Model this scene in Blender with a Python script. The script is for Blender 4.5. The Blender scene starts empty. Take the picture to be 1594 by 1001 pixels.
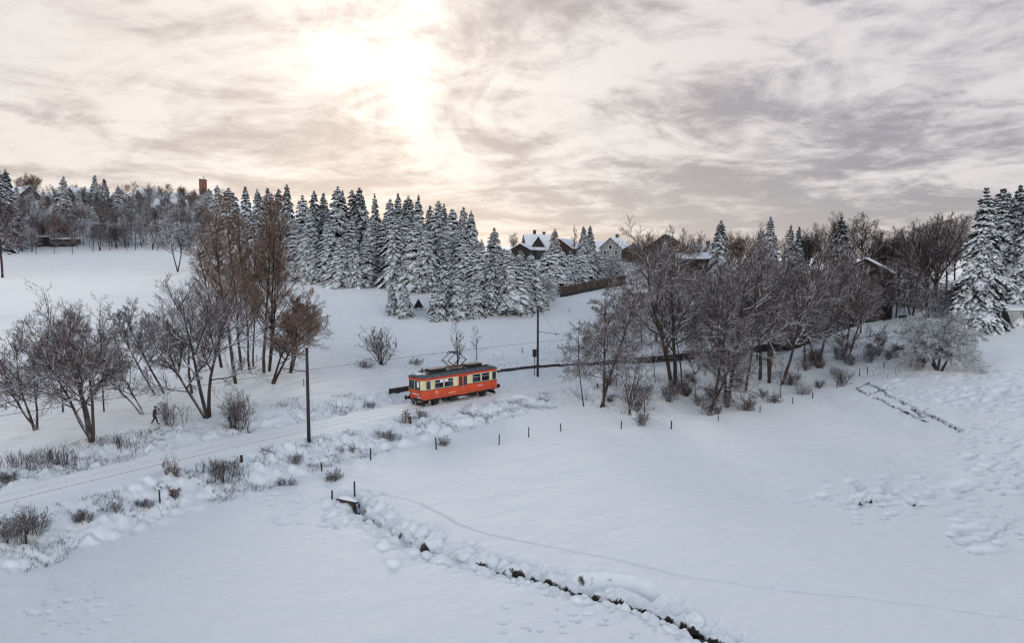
import bpy, bmesh, math, random
import numpy as np
from mathutils import Vector, Matrix

SC = bpy.context.scene
C = SC.collection
R = math.radians

# ------------------------------------------------------------------ camera
CAMZ = 16.0
F = 1100.0
PITCH = math.atan(90.5 / F)
cam = bpy.data.cameras.new("camera")
cam.sensor_width = 36.0
cam.lens = F / 1594.0 * 36.0
cam.clip_start = 0.5
cam.clip_end = 5000
camo = bpy.data.objects.new("camera", cam)
C.objects.link(camo)
camo.location = (0, 0, CAMZ)
camo.rotation_euler = (math.pi / 2 - PITCH, 0, 0)
SC.camera = camo

# ------------------------------------------------------------------ view / exposure
SC.view_settings.view_transform = 'Standard'
SC.view_settings.look = 'None'
SC.view_settings.exposure = 0.29
SC.view_settings.gamma = 1.0
SC.view_settings.use_curve_mapping = False
SC.cycles.use_denoising = True
SC.cycles.denoiser = 'OPENIMAGEDENOISE'
SC.cycles.denoising_input_passes = 'RGB_ALBEDO_NORMAL'
SC.cycles.denoising_prefilter = 'ACCURATE'
SC.cycles.filter_width = 1.25
SC.cycles.max_bounces = 6
SC.cycles.diffuse_bounces = 3
SC.cycles.glossy_bounces = 2
SC.cycles.transmission_bounces = 2
SC.cycles.transparent_max_bounces = 4


def lin(r, g, b):
    f = lambda c: c / 12.92 if c <= .04045 else ((c + .055) / 1.055) ** 2.4
    return (f(r), f(g), f(b), 1.0)


def pixdir(px, py):
    u = (px - 797.0) / F
    v = (500.5 - py) / F
    return Vector((u, math.cos(PITCH) + v * math.sin(PITCH), v * math.cos(PITCH) - math.sin(PITCH))).normalized()


SUN = pixdir(600, 50)
SUN_EL = math.asin(SUN.z)
SUN_AZ = math.atan2(SUN.x, SUN.y)


class NT:
    """small helper to wire nodes"""
    def __init__(s, tree):
        s.t = tree
        s.n = tree.nodes
        s.l = tree.links

    def new(s, typ, **kw):
        n = s.n.new(typ)
        for k, v in kw.items():
            setattr(n, k, v)
        return n

    def put(s, sock, v):
        if hasattr(v, 'is_output') or isinstance(v, bpy.types.NodeSocket):
            s.l.new(v, sock)
        else:
            sock.default_value = v

    def math(s, op, a, b=0.0, c=None, clamp=False):
        n = s.new('ShaderNodeMath', operation=op, use_clamp=clamp)
        s.put(n.inputs[0], a)
        s.put(n.inputs[1], b)
        if c is not None:
            s.put(n.inputs[2], c)
        return n.outputs[0]

    def mix(s, f, a, b, blend='MIX'):
        n = s.new('ShaderNodeMix', data_type='RGBA', blend_type=blend)
        s.put(n.inputs[0], f)
        s.put(n.inputs[6], a)
        s.put(n.inputs[7], b)
        return n.outputs[2]

    def smooth(s, x, a, b, lo=0.0, hi=1.0):
        n = s.new('ShaderNodeMapRange', interpolation_type='SMOOTHSTEP')
        s.put(n.inputs[0], x)
        n.inputs[1].default_value = a
        n.inputs[2].default_value = b
        n.inputs[3].default_value = lo
        n.inputs[4].default_value = hi
        return n.outputs[0]

    def noise(s, vec, scale, detail=4, rough=.5, dist=0.0):
        n = s.new('ShaderNodeTexNoise')
        if vec is not None:
            s.l.new(vec, n.inputs['Vector'])
        n.inputs['Scale'].default_value = scale
        n.inputs['Detail'].default_value = detail
        n.inputs['Roughness'].default_value = rough
        n.inputs['Distortion'].default_value = dist
        return n.outputs['Fac']


# ------------------------------------------------------------------ world: overcast sky
def make_world():
    w = bpy.data.worlds.new("World")
    SC.world = w
    w.use_nodes = True
    w.cycles.sampling_method = 'MANUAL'
    w.cycles.sample_map_resolution = 2048
    w.node_tree.nodes.clear()
    k = NT(w.node_tree)
    out = k.new('ShaderNodeOutputWorld')
    bg = k.new('ShaderNodeBackground')
    k.l.new(bg.outputs[0], out.inputs[0])
    sky = k.new('ShaderNodeTexSky', sky_type='NISHITA', sun_disc=False)
    sky.sun_elevation = SUN_EL
    sky.sun_rotation = SUN_AZ
    skyc = k.mix(1.0, sky.outputs[0], (0.10, 0.10, 0.10, 1), 'MULTIPLY')
    tc = k.new('ShaderNodeTexCoord').outputs['Generated']
    sep = k.new('ShaderNodeSeparateXYZ')
    k.l.new(tc, sep.inputs[0])
    x, y, z = sep.outputs
    zz = k.math('ADD', k.math('MAXIMUM', z, 0.0), 0.14)
    az = R(-20)
    # cloud deck plane: along-axis and across-axis
    al = k.math('ADD', k.math('MULTIPLY', x, math.sin(az)), k.math('MULTIPLY', y, math.cos(az)))
    ac = k.math('SUBTRACT', k.math('MULTIPLY', x, math.cos(az)), k.math('MULTIPLY', y, math.sin(az)))
    U = k.math('DIVIDE', ac, zz)
    V = k.math('DIVIDE', al, zz)
    cmb = k.new('ShaderNodeCombineXYZ')
    k.l.new(k.math('MULTIPLY', U, 1.0), cmb.inputs[0])
    k.l.new(k.math('MULTIPLY', V, 1.0), cmb.inputs[1])
    cmb.inputs[2].default_value = 1.3
    n1 = k.noise(cmb.outputs[0], 0.90, 9, .60, 1.0)
    cm2 = k.new('ShaderNodeCombineXYZ')
    k.l.new(k.math('MULTIPLY', U, 1.0), cm2.inputs[0])
    k.l.new(k.math('MULTIPLY', V, 0.95), cm2.inputs[1])
    cm2.inputs[2].default_value = 4.4
    n2 = k.noise(cm2.outputs[0], 3.0, 8, .64, .8)
    n3 = k.noise(cm2.outputs[0], 11.0, 5, .6, .3)
    n = k.math('ADD', k.math('MULTIPLY', n1, .60), k.math('ADD', k.math('MULTIPLY', n2, .30), k.math('MULTIPLY', n3, .10)))
    # side factor: 0 at left (warm), 1 at right (cool)
    side = k.smooth(k.math('DIVIDE', x, k.math('MAXIMUM', k.math('ABSOLUTE', y), .2)), -0.35, .62)
    dot = k.new('ShaderNodeVectorMath', operation='DOT_PRODUCT')
    k.l.new(tc, dot.inputs[0])
    dot.inputs[1].default_value = SUN
    dp = k.math('MAXIMUM', dot.outputs['Value'], 0.0)
    g1 = k.math('POWER', dp, 170.0)
    g2 = k.math('POWER', dp, 26.0)
    g3 = k.math('POWER', dp, 5.0)
    dens = k.smooth(k.math('ADD', n, k.math('MULTIPLY', k.math('SUBTRACT', side, .5), .05)), .425, .58)   # 1 = thick grey
    light = k.mix(side, lin(.905, .87, .845), lin(.86, .835, .835))
    dark = k.mix(side, lin(.735, .685, .67), lin(.60, .585, .61))
    col = k.mix(dens, light, dark)
    # luminous low band over the horizon
    low = k.smooth(z, .0, .14, 1.0, 0.0)
    col = k.mix(k.math('MULTIPLY', low, .45), col, k.mix(side, lin(.905, .875, .865), lin(.73, .715, .725)))
    thin = k.math('SUBTRACT', 1.0, k.math('MULTIPLY', dens, .80))
    gl = k.math('ADD', k.math('MULTIPLY', g2, .05), k.math('MULTIPLY', g1, .36))
    gl = k.math('ADD', gl, k.math('MULTIPLY', g3, .03))
    gl = k.math('MULTIPLY', gl, thin)
    cg = k.new('ShaderNodeVectorMath', operation='SCALE')
    cg.inputs[0].default_value = (1.0, .90, .76)
    k.l.new(gl, cg.inputs['Scale'])
    col = k.mix(1.0, col, (.865, .865, .87, 1), 'MULTIPLY')
    col = k.mix(1.0, col, cg.outputs[0], 'ADD')
    # unseen sky: brightened behind the camera to lift facing slopes, dimmed blue overhead
    back = k.smooth(y, .45, -.35)
    col = k.mix(back, col, (1.42, 1.43, 1.45, 1))
    up = k.smooth(z, .36, .75)
    col = k.mix(up, col, (.15, .225, .335, 1))
    fin = k.mix(.06, col, skyc)
    k.l.new(fin, bg.inputs[0])
    bg.inputs[1].default_value = 1.0


make_world()
sl = bpy.data.lights.new("sun", 'SUN')
sl.energy = .9
sl.angle = R(14)
sl.color = (1.0, .93, .84)
so = bpy.data.objects.new("sun", sl)
C.objects.link(so)
so.rotation_euler = (-SUN).to_track_quat('-Z', 'Y').to_euler()


# ------------------------------------------------------------------ object helpers
def tag(o, label=None, cat=None, group=None, kind=None):
    if label:
        o['label'] = label
    if cat:
        o['category'] = cat
    if group:
        o['group'] = group
    if kind:
        o['kind'] = kind
    return o


def link(name, me, mat=None, parent=None):
    o = bpy.data.objects.new(name, me)
    C.objects.link(o)
    if mat is not None:
        if len(me.materials) == 0:
            me.materials.append(mat)
        elif me.materials[0] != mat:
            o.material_slots[0].link = 'OBJECT'
            o.material_slots[0].material = mat
    if parent is not None:
        o.parent = parent
    return o


def empty(name, loc, rz=0.0, label=None, cat=None, group=None):
    o = bpy.data.objects.new(name, None)
    C.objects.link(o)
    o.location = loc
    o.rotation_euler = (0, 0, rz)
    o.empty_display_size = .2
    return tag(o, label, cat, group)


def mesh_np(name, V, faces, k, smooth=False):
    """V (n,3), faces (m,k)"""
    V = np.asarray(V, dtype=np.float32).reshape(-1, 3)
    Fc = np.asarray(faces, dtype=np.int32).reshape(-1, k)
    me = bpy.data.meshes.new(name)
    me.vertices.add(len(V))
    me.vertices.foreach_set('co', V.ravel())
    me.loops.add(Fc.size)
    me.loops.foreach_set('vertex_index', Fc.ravel())
    me.polygons.add(len(Fc))
    me.polygons.foreach_set('loop_start', np.arange(0, Fc.size, k, dtype=np.int32))
    if smooth:
        me.polygons.foreach_set('use_smooth', np.ones(len(Fc), dtype=bool))
    me.update(calc_edges=True)
    return me


class MB:
    """collects boxes, bars, prisms into one mesh"""
    def __init__(s):
        s.v = []
        s.f = []

    def add(s, vs, fs):
        o = len(s.v)
        s.v += [tuple(v) for v in vs]
        s.f += [tuple(i + o for i in f) for f in fs]
        return s

    def box(s, x0, x1, y0, y1, z0, z1):
        return s.add([(x0, y0, z0), (x1, y0, z0), (x1, y1, z0), (x0, y1, z0),
                      (x0, y0, z1), (x1, y0, z1), (x1, y1, z1), (x0, y1, z1)],
                     [(0, 3, 2, 1), (4, 5, 6, 7), (0, 1, 5, 4), (1, 2, 6, 5), (2, 3, 7, 6), (3, 0, 4, 7)])

    def prism(s, poly, z0, z1):
        n = len(poly)
        vs = [(x, y, z0) for x, y in poly] + [(x, y, z1) for x, y in poly]
        fs = [tuple(reversed(range(n))), tuple(range(n, 2 * n))]
        fs += [(i, (i + 1) % n, n + (i + 1) % n, n + i) for i in range(n)]
        return s.add(vs, fs)

    def extr_x(s, poly, x0, x1):      # poly in (y,z)
        n = len(poly)
        vs = [(x0, y, z) for y, z in poly] + [(x1, y, z) for y, z in poly]
        fs = [tuple(reversed(range(n))), tuple(range(n, 2 * n))]
        fs += [(i, (i + 1) % n, n + (i + 1) % n, n + i) for i in range(n)]
        return s.add(vs, fs)

    def tube(s, pts, rad, k=8, cap=True):
        pts = [Vector(p) for p in pts]
        n = len(pts)
        rs = rad if isinstance(rad, (list, tuple)) else [rad] * n
        vs = []
        for i, p in enumerate(pts):
            d = (pts[min(i + 1, n - 1)] - pts[max(i - 1, 0)]).normalized()
            ref = Vector((0, 0, 1)) if abs(d.z) < .9 else Vector((1, 0, 0))
            a = d.cross(ref).normalized()
            b = a.cross(d)
            for j in range(k):
                t = 2 * math.pi * j / k
                vs.append(p + (a * math.cos(t) + b * math.sin(t)) * rs[i])
        fs = []
        for i in range(n - 1):
            for j in range(k):
                fs.append((i * k + j, i * k + (j + 1) % k, (i + 1) * k + (j + 1) % k, (i + 1) * k + j))
        if cap:
            fs.append(tuple(range(k)))
            fs.append(tuple(reversed(range((n - 1) * k, n * k))))
        return s.add(vs, fs)

    def build(s, name, mat, parent=None, bevel=0.0, smooth=False):
        me = bpy.data.meshes.new(name)
        me.from_pydata(s.v, [], s.f)
        me.update()
        bm = bmesh.new()
        bm.from_mesh(me)
        bmesh.ops.recalc_face_normals(bm, faces=bm.faces)
        bm.to_mesh(me)
        bm.free()
        if smooth:
            me.polygons.foreach_set('use_smooth', np.ones(len(me.polygons), dtype=bool))
        o = link(name, me, mat, parent)
        if bevel:
            b = o.modifiers.new('bevel', 'BEVEL')
            b.width = bevel
            b.segments = 2
            b.limit_method = 'ANGLE'
        return o


# ------------------------------------------------------------------ materials
def principled(name):
    m = bpy.data.materials.new(name)
    m.use_nodes = True
    k = NT(m.node_tree)
    p = k.n['Principled BSDF']
    return m, k, p


SNOW = (0.82, 0.835, 0.86, 1)


def plain(name, col, rough=.6, var=.15, scale=6.0, metal=0.0, spec=.4, coat=0.0):
    m, k, p = principled(name)
    tc = k.new('ShaderNodeTexCoord').outputs['Object']
    n = k.noise(tc, scale, 6, .6)
    f = k.smooth(n, .3, .7)
    c1 = tuple(c * (1 - var) for c in col[:3]) + (1,)
    c2 = tuple(min(1, c * (1 + var)) for c in col[:3]) + (1,)
    k.l.new(k.mix(f, c1, c2), p.inputs['Base Color'])
    p.inputs['Roughness'].default_value = rough
    p.inputs['Metallic'].default_value = metal
    p.inputs['Specular IOR Level'].default_value = spec
    p.inputs['Coat Weight'].default_value = coat
    return m


def snowy(name, col, lo, hi, nscale=2.5, namp=.6, var=.3, rough=.8, snow=SNOW, vscale=1.5, tops=0.0):
    """surface that carries snow wherever it faces upward: lo..hi is the normal.z range"""
    m, k, p = principled(name)
    geo = k.new('ShaderNodeNewGeometry')
    sep = k.new('ShaderNodeSeparateXYZ')
    k.l.new(geo.outputs['True Normal'], sep.inputs[0])
    tc = geo.outputs['Position']
    n = k.noise(tc, nscale, 3, .6)
    v = k.math('ADD', sep.outputs[2], k.math('MULTIPLY', k.math('SUBTRACT', n, .5), namp))
    if tops:      # wind keeps the upper boughs barer
        sz = k.new('ShaderNodeSeparateXYZ')
        k.l.new(k.new('ShaderNodeTexCoord').outputs['Generated'], sz.inputs[0])
        v = k.math('SUBTRACT', v, k.smooth(sz.outputs[2], .55, 1.0, 0.0, tops))
    f = k.smooth(v, lo, hi)
    nv = k.noise(tc, vscale, 3, .5)
    c1 = tuple(c * (1 - var) for c in col[:3]) + (1,)
    c2 = tuple(min(1, c * (1 + var)) for c in col[:3]) + (1,)
    base = k.mix(k.smooth(nv, .3, .7), c1, c2)
    k.l.new(k.mix(f, base, snow), p.inputs['Base Color'])
    p.inputs['Roughness'].default_value = rough
    p.inputs['Specular IOR Level'].default_value = .2
    return m


def snow_ground():
    m, k, p = principled('snow_ground')
    geo = k.new('ShaderNodeNewGeometry')
    sep = k.new('ShaderNodeSeparateXYZ')
    k.l.new(geo.outputs['Normal'], sep.inputs[0])
    pos = geo.outputs['Position']
    n = k.noise(pos, 1.6, 5, .6)
    v = k.math('ADD', sep.outputs[2], k.math('MULTIPLY', k.math('SUBTRACT', n, .5), .5))
    f = k.smooth(v, .34, .52)
    soil_shade = k.mix(k.noise(pos, 3.0, 4, .6), (.016, .012, .010, 1), (.045, .036, .030, 1))  # dark soil on steep faces, tone deepened to paint in stream bank shade
    n2 = k.noise(pos, .35, 5, .6)
    snow = k.mix(n2, (.80, .825, .855, 1), (.84, .855, .875, 1))
    k.l.new(k.mix(f, soil_shade, snow), p.inputs['Base Color'])
    p.inputs['Roughness'].default_value = .60
    p.inputs['IOR'].default_value = 1.31
    p.inputs['Specular IOR Level'].default_value = .5
    p.inputs['Sheen Weight'].default_value = .8
    p.inputs['Sheen Roughness'].default_value = .35
    b1 = k.noise(pos, 12.0, 6, .7)
    b2 = k.noise(pos, 1.3, 5, .6)
    hgt = k.math('ADD', k.math('MULTIPLY', b1, .036), k.math('MULTIPLY', b2, .15))
    bump = k.new('ShaderNodeBump')
    bump.inputs['Strength'].default_value = .8
    bump.inputs['Distance'].default_value = 1.0
    k.l.new(hgt, bump.inputs['Height'])
    k.l.new(bump.outputs[0], p.inputs['Normal'])
    return m


M = {}
M['ground'] = snow_ground()
M['snow'] = plain('snow', SNOW[:3], .7, .04, 3.0, spec=.3)
M['bark_snow'] = snowy('bark_with_snow', (.060, .045, .042), .30, .75, 1.5, .9)
M['limb_snow'] = snowy('limbs_with_snow', (.055, .040, .040), -.12, .22, 1.1, .8)
M['limb_frost'] = snowy('limbs_frosted', (.06, .05, .05), -.30, .10, 1.1, .8)
M['limb_bare'] = snowy('limbs_bare', (.090, .058, .050), .50, .85, 1.2, .9)
M['twig_snow'] = snowy('twigs_with_snow', (.108, .072, .066), .36, .76, 1.0, 1.1)
M['bark_dark'] = snowy('bark_dark', (.060, .042, .036), .60, .95, 1.5, .9)
M['twig_brown'] = snowy('twigs_brown', (.235, .155, .118), .62, .95, .7, 1.2)
M['twig_dark'] = snowy('twigs_dark', (.105, .066, .057), .45, .85, .8, 1.2)
M['twig_frost'] = snowy('twigs_frosted', (.14, .11, .11), -.30, .30, .9, .9)
M['spruce'] = snowy('spruce_needles_snow', (.022, .026, .025), .20, .50, 1.7, 1.0, tops=.16)
M['spruce_dark'] = snowy('spruce_needles_dark', (.024, .029, .030), .32, .62, .8, .9, tops=.15)
M['larch'] = snowy('larch_twigs', (.17, .10, .07), .5, .9, .8, .9)
M['reed'] = plain('dry_stems', (.12, .082, .06), .9, .5, .8)
M['water'] = plain('stream_water', (.010, .011, .012), .12, .4, 2.0, spec=.5)

# ------------------------------------------------------------------ terrain
def raypt(px, py, D):
    u = (px - 797.0) / F
    v = (500.5 - py) / F
    fw = math.cos(PITCH) + v * math.sin(PITCH)
    up = v * math.cos(PITCH) - math.sin(PITCH)
    t = D / fw
    return u * t, D, CAMZ + up * t


def rayz(px, py, z):
    u = (px - 797.0) / F
    v = (500.5 - py) / F
    fw = math.cos(PITCH) + v * math.sin(PITCH)
    up = v * math.cos(PITCH) - math.sin(PITCH)
    t = (z - CAMZ) / up
    return u * t, fw * t, z


def hash2(ix, iy, seed):
    h = (ix.astype(np.int64) * 374761393 + iy.astype(np.int64) * 668265263 + seed * 974634777) & 0xffffffff
    h = ((h ^ (h >> 13)) * 1274126177) & 0xffffffff
    return ((h ^ (h >> 16)) & 0xffff) / 65535.0


def vnoise(x, y, seed=0):
    ix = np.floor(x)
    iy = np.floor(y)
    fx = x - ix
    fy = y - iy
    fx = fx * fx * fx * (fx * (fx * 6 - 15) + 10)
    fy = fy * fy * fy * (fy * (fy * 6 - 15) + 10)
    a = hash2(ix, iy, seed)
    b = hash2(ix + 1, iy, seed)
    c = hash2(ix, iy + 1, seed)
    d = hash2(ix + 1, iy + 1, seed)
    return (a + (b - a) * fx) * (1 - fy) + (c + (d - c) * fx) * fy - .5


def fbm(x, y, seed=0, oc=4, gain=.5):
    s = 0
    a = 1.0
    for i in range(oc):
        s = s + a * vnoise(x * (2 ** i) + 17.3 * i, y * (2 ** i) - 9.1 * i, seed + i)
        a *= gain
    return s


CTRL = [(-45, 8, -2.5), (0, 0, -3), (45, 8, -2.3), (0, -60, -3), (-80, -40, -3), (80, -40, -2), (-90, 35, -1.5), (-70, 20, -2.2),
        (80, 30, -1.0), (120, 40, 0), (150, 80, 4), (-140, 60, 2), (-150, 120, 14), (170, 140, 10), (0, 16, -2.8)]
for px, py, z in [
        (20, 990, -2.4), (400, 990, -2.5), (800, 990, -2.6), (1200, 990, -2.4), (1594, 990, -1.9),
        (100, 900, -2.3), (400, 850, -2.3), (400, 780, -2.1), (100, 850, -2.2), (620, 760, -2.3), (750, 720, -2.2), (900, 700, -2.1),
        (1045, 668, -2.0), (1190, 650, -1.8), (700, 900, -2.5), (1000, 850, -2.3), (1300, 800, -2.0), (1594, 800, -1.2),
        (1200, 920, -2.4), (1500, 700, -.8), (1594, 650, .3), (1400, 650, -1.2), (1300, 630, -1.2), (1460, 580, 1.6), (1594, 560, 2.9),
        (1250, 720, -1.9),
        (150, 692, .8), (240, 660, .8), (325, 650, .9), (365, 592, 2.1), (420, 597, 1.7), (500, 590, 1.4), (250, 612, 1.5),
        (20, 715, .6), (20, 650, 1.3), (440, 625, 1.0), (560, 597, 1.2), (640, 582, 1.3), (780, 575, 1.4), (900, 561, 1.4), (1100, 541, 1.6), (1300, 524, 1.8),
        (1400, 515, 2.6)]:
    CTRL.append(rayz(px, py, z))
for px, py, D in [
        (500, 560, 100), (600, 555, 103), (700, 545, 106), (800, 535, 110), (900, 520, 117), (600, 520, 115), (600, 490, 125), (690, 500, 122),
        (800, 490, 128), (860, 470, 140), (950, 452, 150), (500, 450, 145), (620, 450, 148), (400, 420, 175), (250, 403, 200), (100, 400, 210),
        (0, 430, 175), (0, 505, 115), (100, 600, 84), (0, 600, 80), (250, 500, 118), (300, 560, 96), (380, 580, 88), (200, 622, 76),
        (0, 385, 225), (160, 385, 222), (320, 390, 215), (0, 330, 275), (150, 330, 275), (300, 330, 275), (40, 302, 312), (250, 305, 305), (330, 306, 315),
        (500, 390, 200), (500, 345, 300), (650, 385, 240), (830, 395, 225), (960, 392, 225), (1100, 402, 225), (1040, 440, 165),
        (1350, 452, 142), (1150, 450, 150), (1200, 478, 136), (1300, 478, 134), (1450, 455, 138), (1450, 500, 119), (1380, 505, 122), (1560, 509, 114),
        (1594, 450, 150), (1594, 410, 230), (1300, 410, 230), (1594, 408, 420), (1100, 404, 420), (797, 395, 420), (400, 340, 420), (0, 300, 420)]:
    CTRL.append(raypt(px, py, D))
CTRL = np.array(CTRL, dtype=float)
_S = 60.0


def _U(r2):
    return np.where(r2 > 1e-12, r2 * np.log(r2 + 1e-12), 0.0)


def _fit():
    P = CTRL[:, :2] / _S
    n = len(P)
    K = _U(((P[:, None] - P[None]) ** 2).sum(-1)) + np.eye(n) * .02
    A = np.zeros((n + 3, n + 3))
    A[:n, :n] = K
    A[:n, n] = 1
    A[:n, n + 1:] = P
    A[n, :n] = 1
    A[n + 1:, :n] = P.T
    b = np.zeros(n + 3)
    b[:n] = CTRL[:, 2]
    return np.linalg.solve(A, b)


_W = _fit()


def tps(X, Y):
    P = CTRL[:, :2] / _S
    n = len(P)
    x = np.ravel(X) / _S
    y = np.ravel(Y) / _S
    out = np.empty(len(x))
    for i in range(0, len(x), 40000):
        xs = x[i:i + 40000]
        ys = y[i:i + 40000]
        r2 = (xs[:, None] - P[None, :, 0]) ** 2 + (ys[:, None] - P[None, :, 1]) ** 2
        out[i:i + 40000] = _U(r2) @ _W[:n] + _W[n] + _W[n + 1] * xs + _W[n + 2] * ys
    out = np.clip(out, -4, 55)
    return out.reshape(np.shape(X))


def sstep(x, a, b):
    t = np.clip((x - a) / (b - a), 0, 1)
    return t * t * (3 - 2 * t)


# near rail seen as a dark line in the snow -> smooth plan curve
_rail = np.array([rayz(px, py, 0.0)[:2] for px, py in
                  [(0, 784), (200, 735), (400, 690), (481, 671), (620, 640), (677, 631), (755, 617), (800, 609), (870, 598), (980, 582), (1100, 567), (1300, 545)]])
_tc = np.polyfit(_rail[:, 0], _rail[:, 1], 3)
_td = np.polyder(_tc)
TX0, TX1 = -62.0, 95.0


def track_y(X):
    Xc = np.clip(X, TX0, TX1)
    return np.polyval(_tc, Xc) + np.polyval(_td, Xc) * (X - Xc)


def track_sd(X, Y):
    """signed distance from the track centre line (+ = far side)"""
    s = np.polyval(_td, np.clip(X, TX0, TX1))
    return (Y - track_y(X)) / np.sqrt(1 + s * s) - .72


def track_pt(X, off=0.0):
    s = float(np.polyval(_td, min(max(X, TX0), TX1)))
    n = 1 / math.sqrt(1 + s * s)
    o = off + .72
    return X - s * n * o, float(track_y(X)) + n * o, s


def polydist(X, Y, pts):
    d = np.full(np.shape(X), 1e9)
    side = np.zeros(np.shape(X))
    for (ax, ay), (bx, by) in zip(pts[:-1], pts[1:]):
        vx, vy = bx - ax, by - ay
        t = np.clip(((X - ax) * vx + (Y - ay) * vy) / (vx * vx + vy * vy), 0, 1)
        dx = X - ax - t * vx
        dy = Y - ay - t * vy
        q = np.hypot(dx, dy)
        sgn = np.sign(vx * dy - vy * dx)
        side = np.where(q < d, sgn, side)
        d = np.minimum(d, q)
    return d, side


WALLPX = [(606, 606), (690, 593), (780, 580), (840, 573.5), (900, 568), (970, 561.5), (1100, 549.5), (1250, 536.5), (1410, 522)]
WALL = [rayz(px, py, 1.05)[:2] for px, py in WALLPX]
ROAD = [rayz(px, py, 1.3)[:2] for px, py in [(395, 632), (440, 606), (500, 590), (570, 584), (640, 578), (780, 566), (900, 553), (1000, 543), (1120, 533), (1300, 518)]]


def h_base(X, Y):
    X = np.asarray(X, float)
    Y = np.asarray(Y, float)
    b = tps(X, Y)
    rd, _ = polydist(X, Y, ROAD)
    b = b + (1.35 - b) * (1 - sstep(rd, 2.6, 5.5)) * .9
    sd = track_sd(X, Y)
    near = sstep(-sd, 2.4, 8.0)
    far = sstep(sd, 2.1, 6.0)
    w = np.where(sd < 0, near, far)
    inx = sstep(X, 60, 100)
    w = np.maximum(w, inx)
    return b * w


def gp(px, py):
    Ys = np.concatenate([np.arange(18, 160, .25), np.arange(160, 420, 1.0)])
    u = (px - 797.0) / F
    v = (500.5 - py) / F
    fw = math.cos(PITCH) + v * math.sin(PITCH)
    up = v * math.cos(PITCH) - math.sin(PITCH)
    t = Ys / fw
    zr = CAMZ + up * t
    d = zr - h_base(u * t, Ys)
    i = int(np.argmax(d < 0))
    if d[i] >= 0:
        i = len(Ys) - 1
    if i == 0:
        Y = Ys[0]
    else:
        a = d[i - 1] / (d[i - 1] - d[i] + 1e-9)
        Y = Ys[i - 1] + a * (Ys[i] - Ys[i - 1])
    t = Y / fw
    return float(u * t), float(Y)


CREEKPX = [(540, 778), (556, 788), (572, 801), (600, 817), (640, 846), (690, 863), (740, 874), (790, 885), (850, 901), (890, 911), (940, 925),
           (985, 936), (1020, 947), (1060, 966), (1100, 986), (1140, 1006), (1210, 1045), (1300, 1100)]
CREEK = [gp(*p) for p in CREEKPX]
BOWL = [gp(*p) for p in [(872, 912), (905, 897), (945, 892), (985, 897), (1020, 910), (1050, 931)]]
TRAIL = [gp(*p) for p in [(556, 762), (590, 767), (620, 775), (655, 785), (690, 802), (715, 818), (760, 832), (840, 847), (930, 862), (1000, 879),
                          (1060, 893), (1120, 905), (1200, 914), (1300, 929), (1420, 944), (1500, 951), (1620, 965)]]
TRAIL2 = [gp(*p) for p in [(610, 815), (700, 778), (800, 764), (860, 752)]]
DITCHES = [[gp(*p) for p in q] for q in [
    [(1334, 606), (1344, 600), (1356, 594)],
    [(1346, 596), (1370, 606), (1395, 622), (1420, 636), (1448, 649), (1470, 658), (1496, 670)],
    [(1352, 613), (1380, 604)],
    [(1333, 607), (1352, 615), (1372, 625), (1400, 640), (1425, 652), (1440, 657)],
    [(1420, 637), (1436, 652), (1452, 650)]]]
WHEELRUTS = []
for off in (-1.6, -.9, .8, 1.5):
    WHEELRUTS.append([(x - off * .62, y + off * .78) for x, y in ROAD])

rngT = random.Random(5)
DOMES = []      # (x, y, radius, height)
for i in range(len(CREEK) - 1):
    (ax, ay), (bx, by) = CREEK[i], CREEK[i + 1]
    L = math.hypot(bx - ax, by - ay)
    nx, ny = -(by - ay) / L, (bx - ax) / L
    m = int(L * (5.2 if i < 8 else 4.0 if i > 11 else 2.4)) + 1
    for _ in range(m):
        t = rngT.random()
        wide = 2.4 if i < 6 else 1.2
        o = rngT.choice((-1, 1)) * (.22 + abs(rngT.gauss(0, .42)) * wide)
        if 8 <= i <= 11 and o > 0 and rngT.random() < .8:
            o = -o
        if i > 11:
            o *= .85
        r = rngT.uniform(.2, .62)
        DOMES.append((ax + (bx - ax) * t + nx * o, ay + (by - ay) * t + ny * o, r, r * rngT.uniform(.5, .85)))
PRINTS = []     # (x, y, rx, ry, depth)


def prints(n, px0, px1, py0, py1, r0, r1, d0, d1, cluster=0):
    for _ in range(int(n * 1.5)):
        if cluster:
            px = rngT.gauss((px0 + px1) / 2, (px1 - px0) / 4)
            py = rngT.gauss((py0 + py1) / 2, (py1 - py0) / 4)
        else:
            px = rngT.uniform(px0, px1)
            py = rngT.uniform(py0, py1)
        x, y = gp(px, py)
        r = rngT.uniform(r0, r1) * 1.0
        PRINTS.append((x, y, r * rngT.uniform(.8, 1.8), r, rngT.uniform(d0, d1)))


prints(75, 1235, 1490, 740, 800, .18, .42, .08, .2, 1)
prints(10, 1335, 1380, 768, 778, .2, .4, .14, .18, 1)
prints(30, 1450, 1600, 800, 860, .2, .45, .07, .16)
prints(150, 1480, 1640, 600, 770, .18, .5, .07, .22)
prints(90, 1380, 1600, 575, 640, .2, .5, .07, .2)
prints(26, 20, 200, 915, 985, .10, .17, .03, .06, 1)
prints(8, 495, 530, 790, 825, .15, .25, .06, .12)
prints(14, 380, 470, 765, 815, .2, .4, .04, .09)
prints(16, 1440, 1590, 770, 850, .2, .36, .06, .12, 1)
prints(14, 780, 1000, 940, 990, .12, .22, .05, .09)


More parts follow.
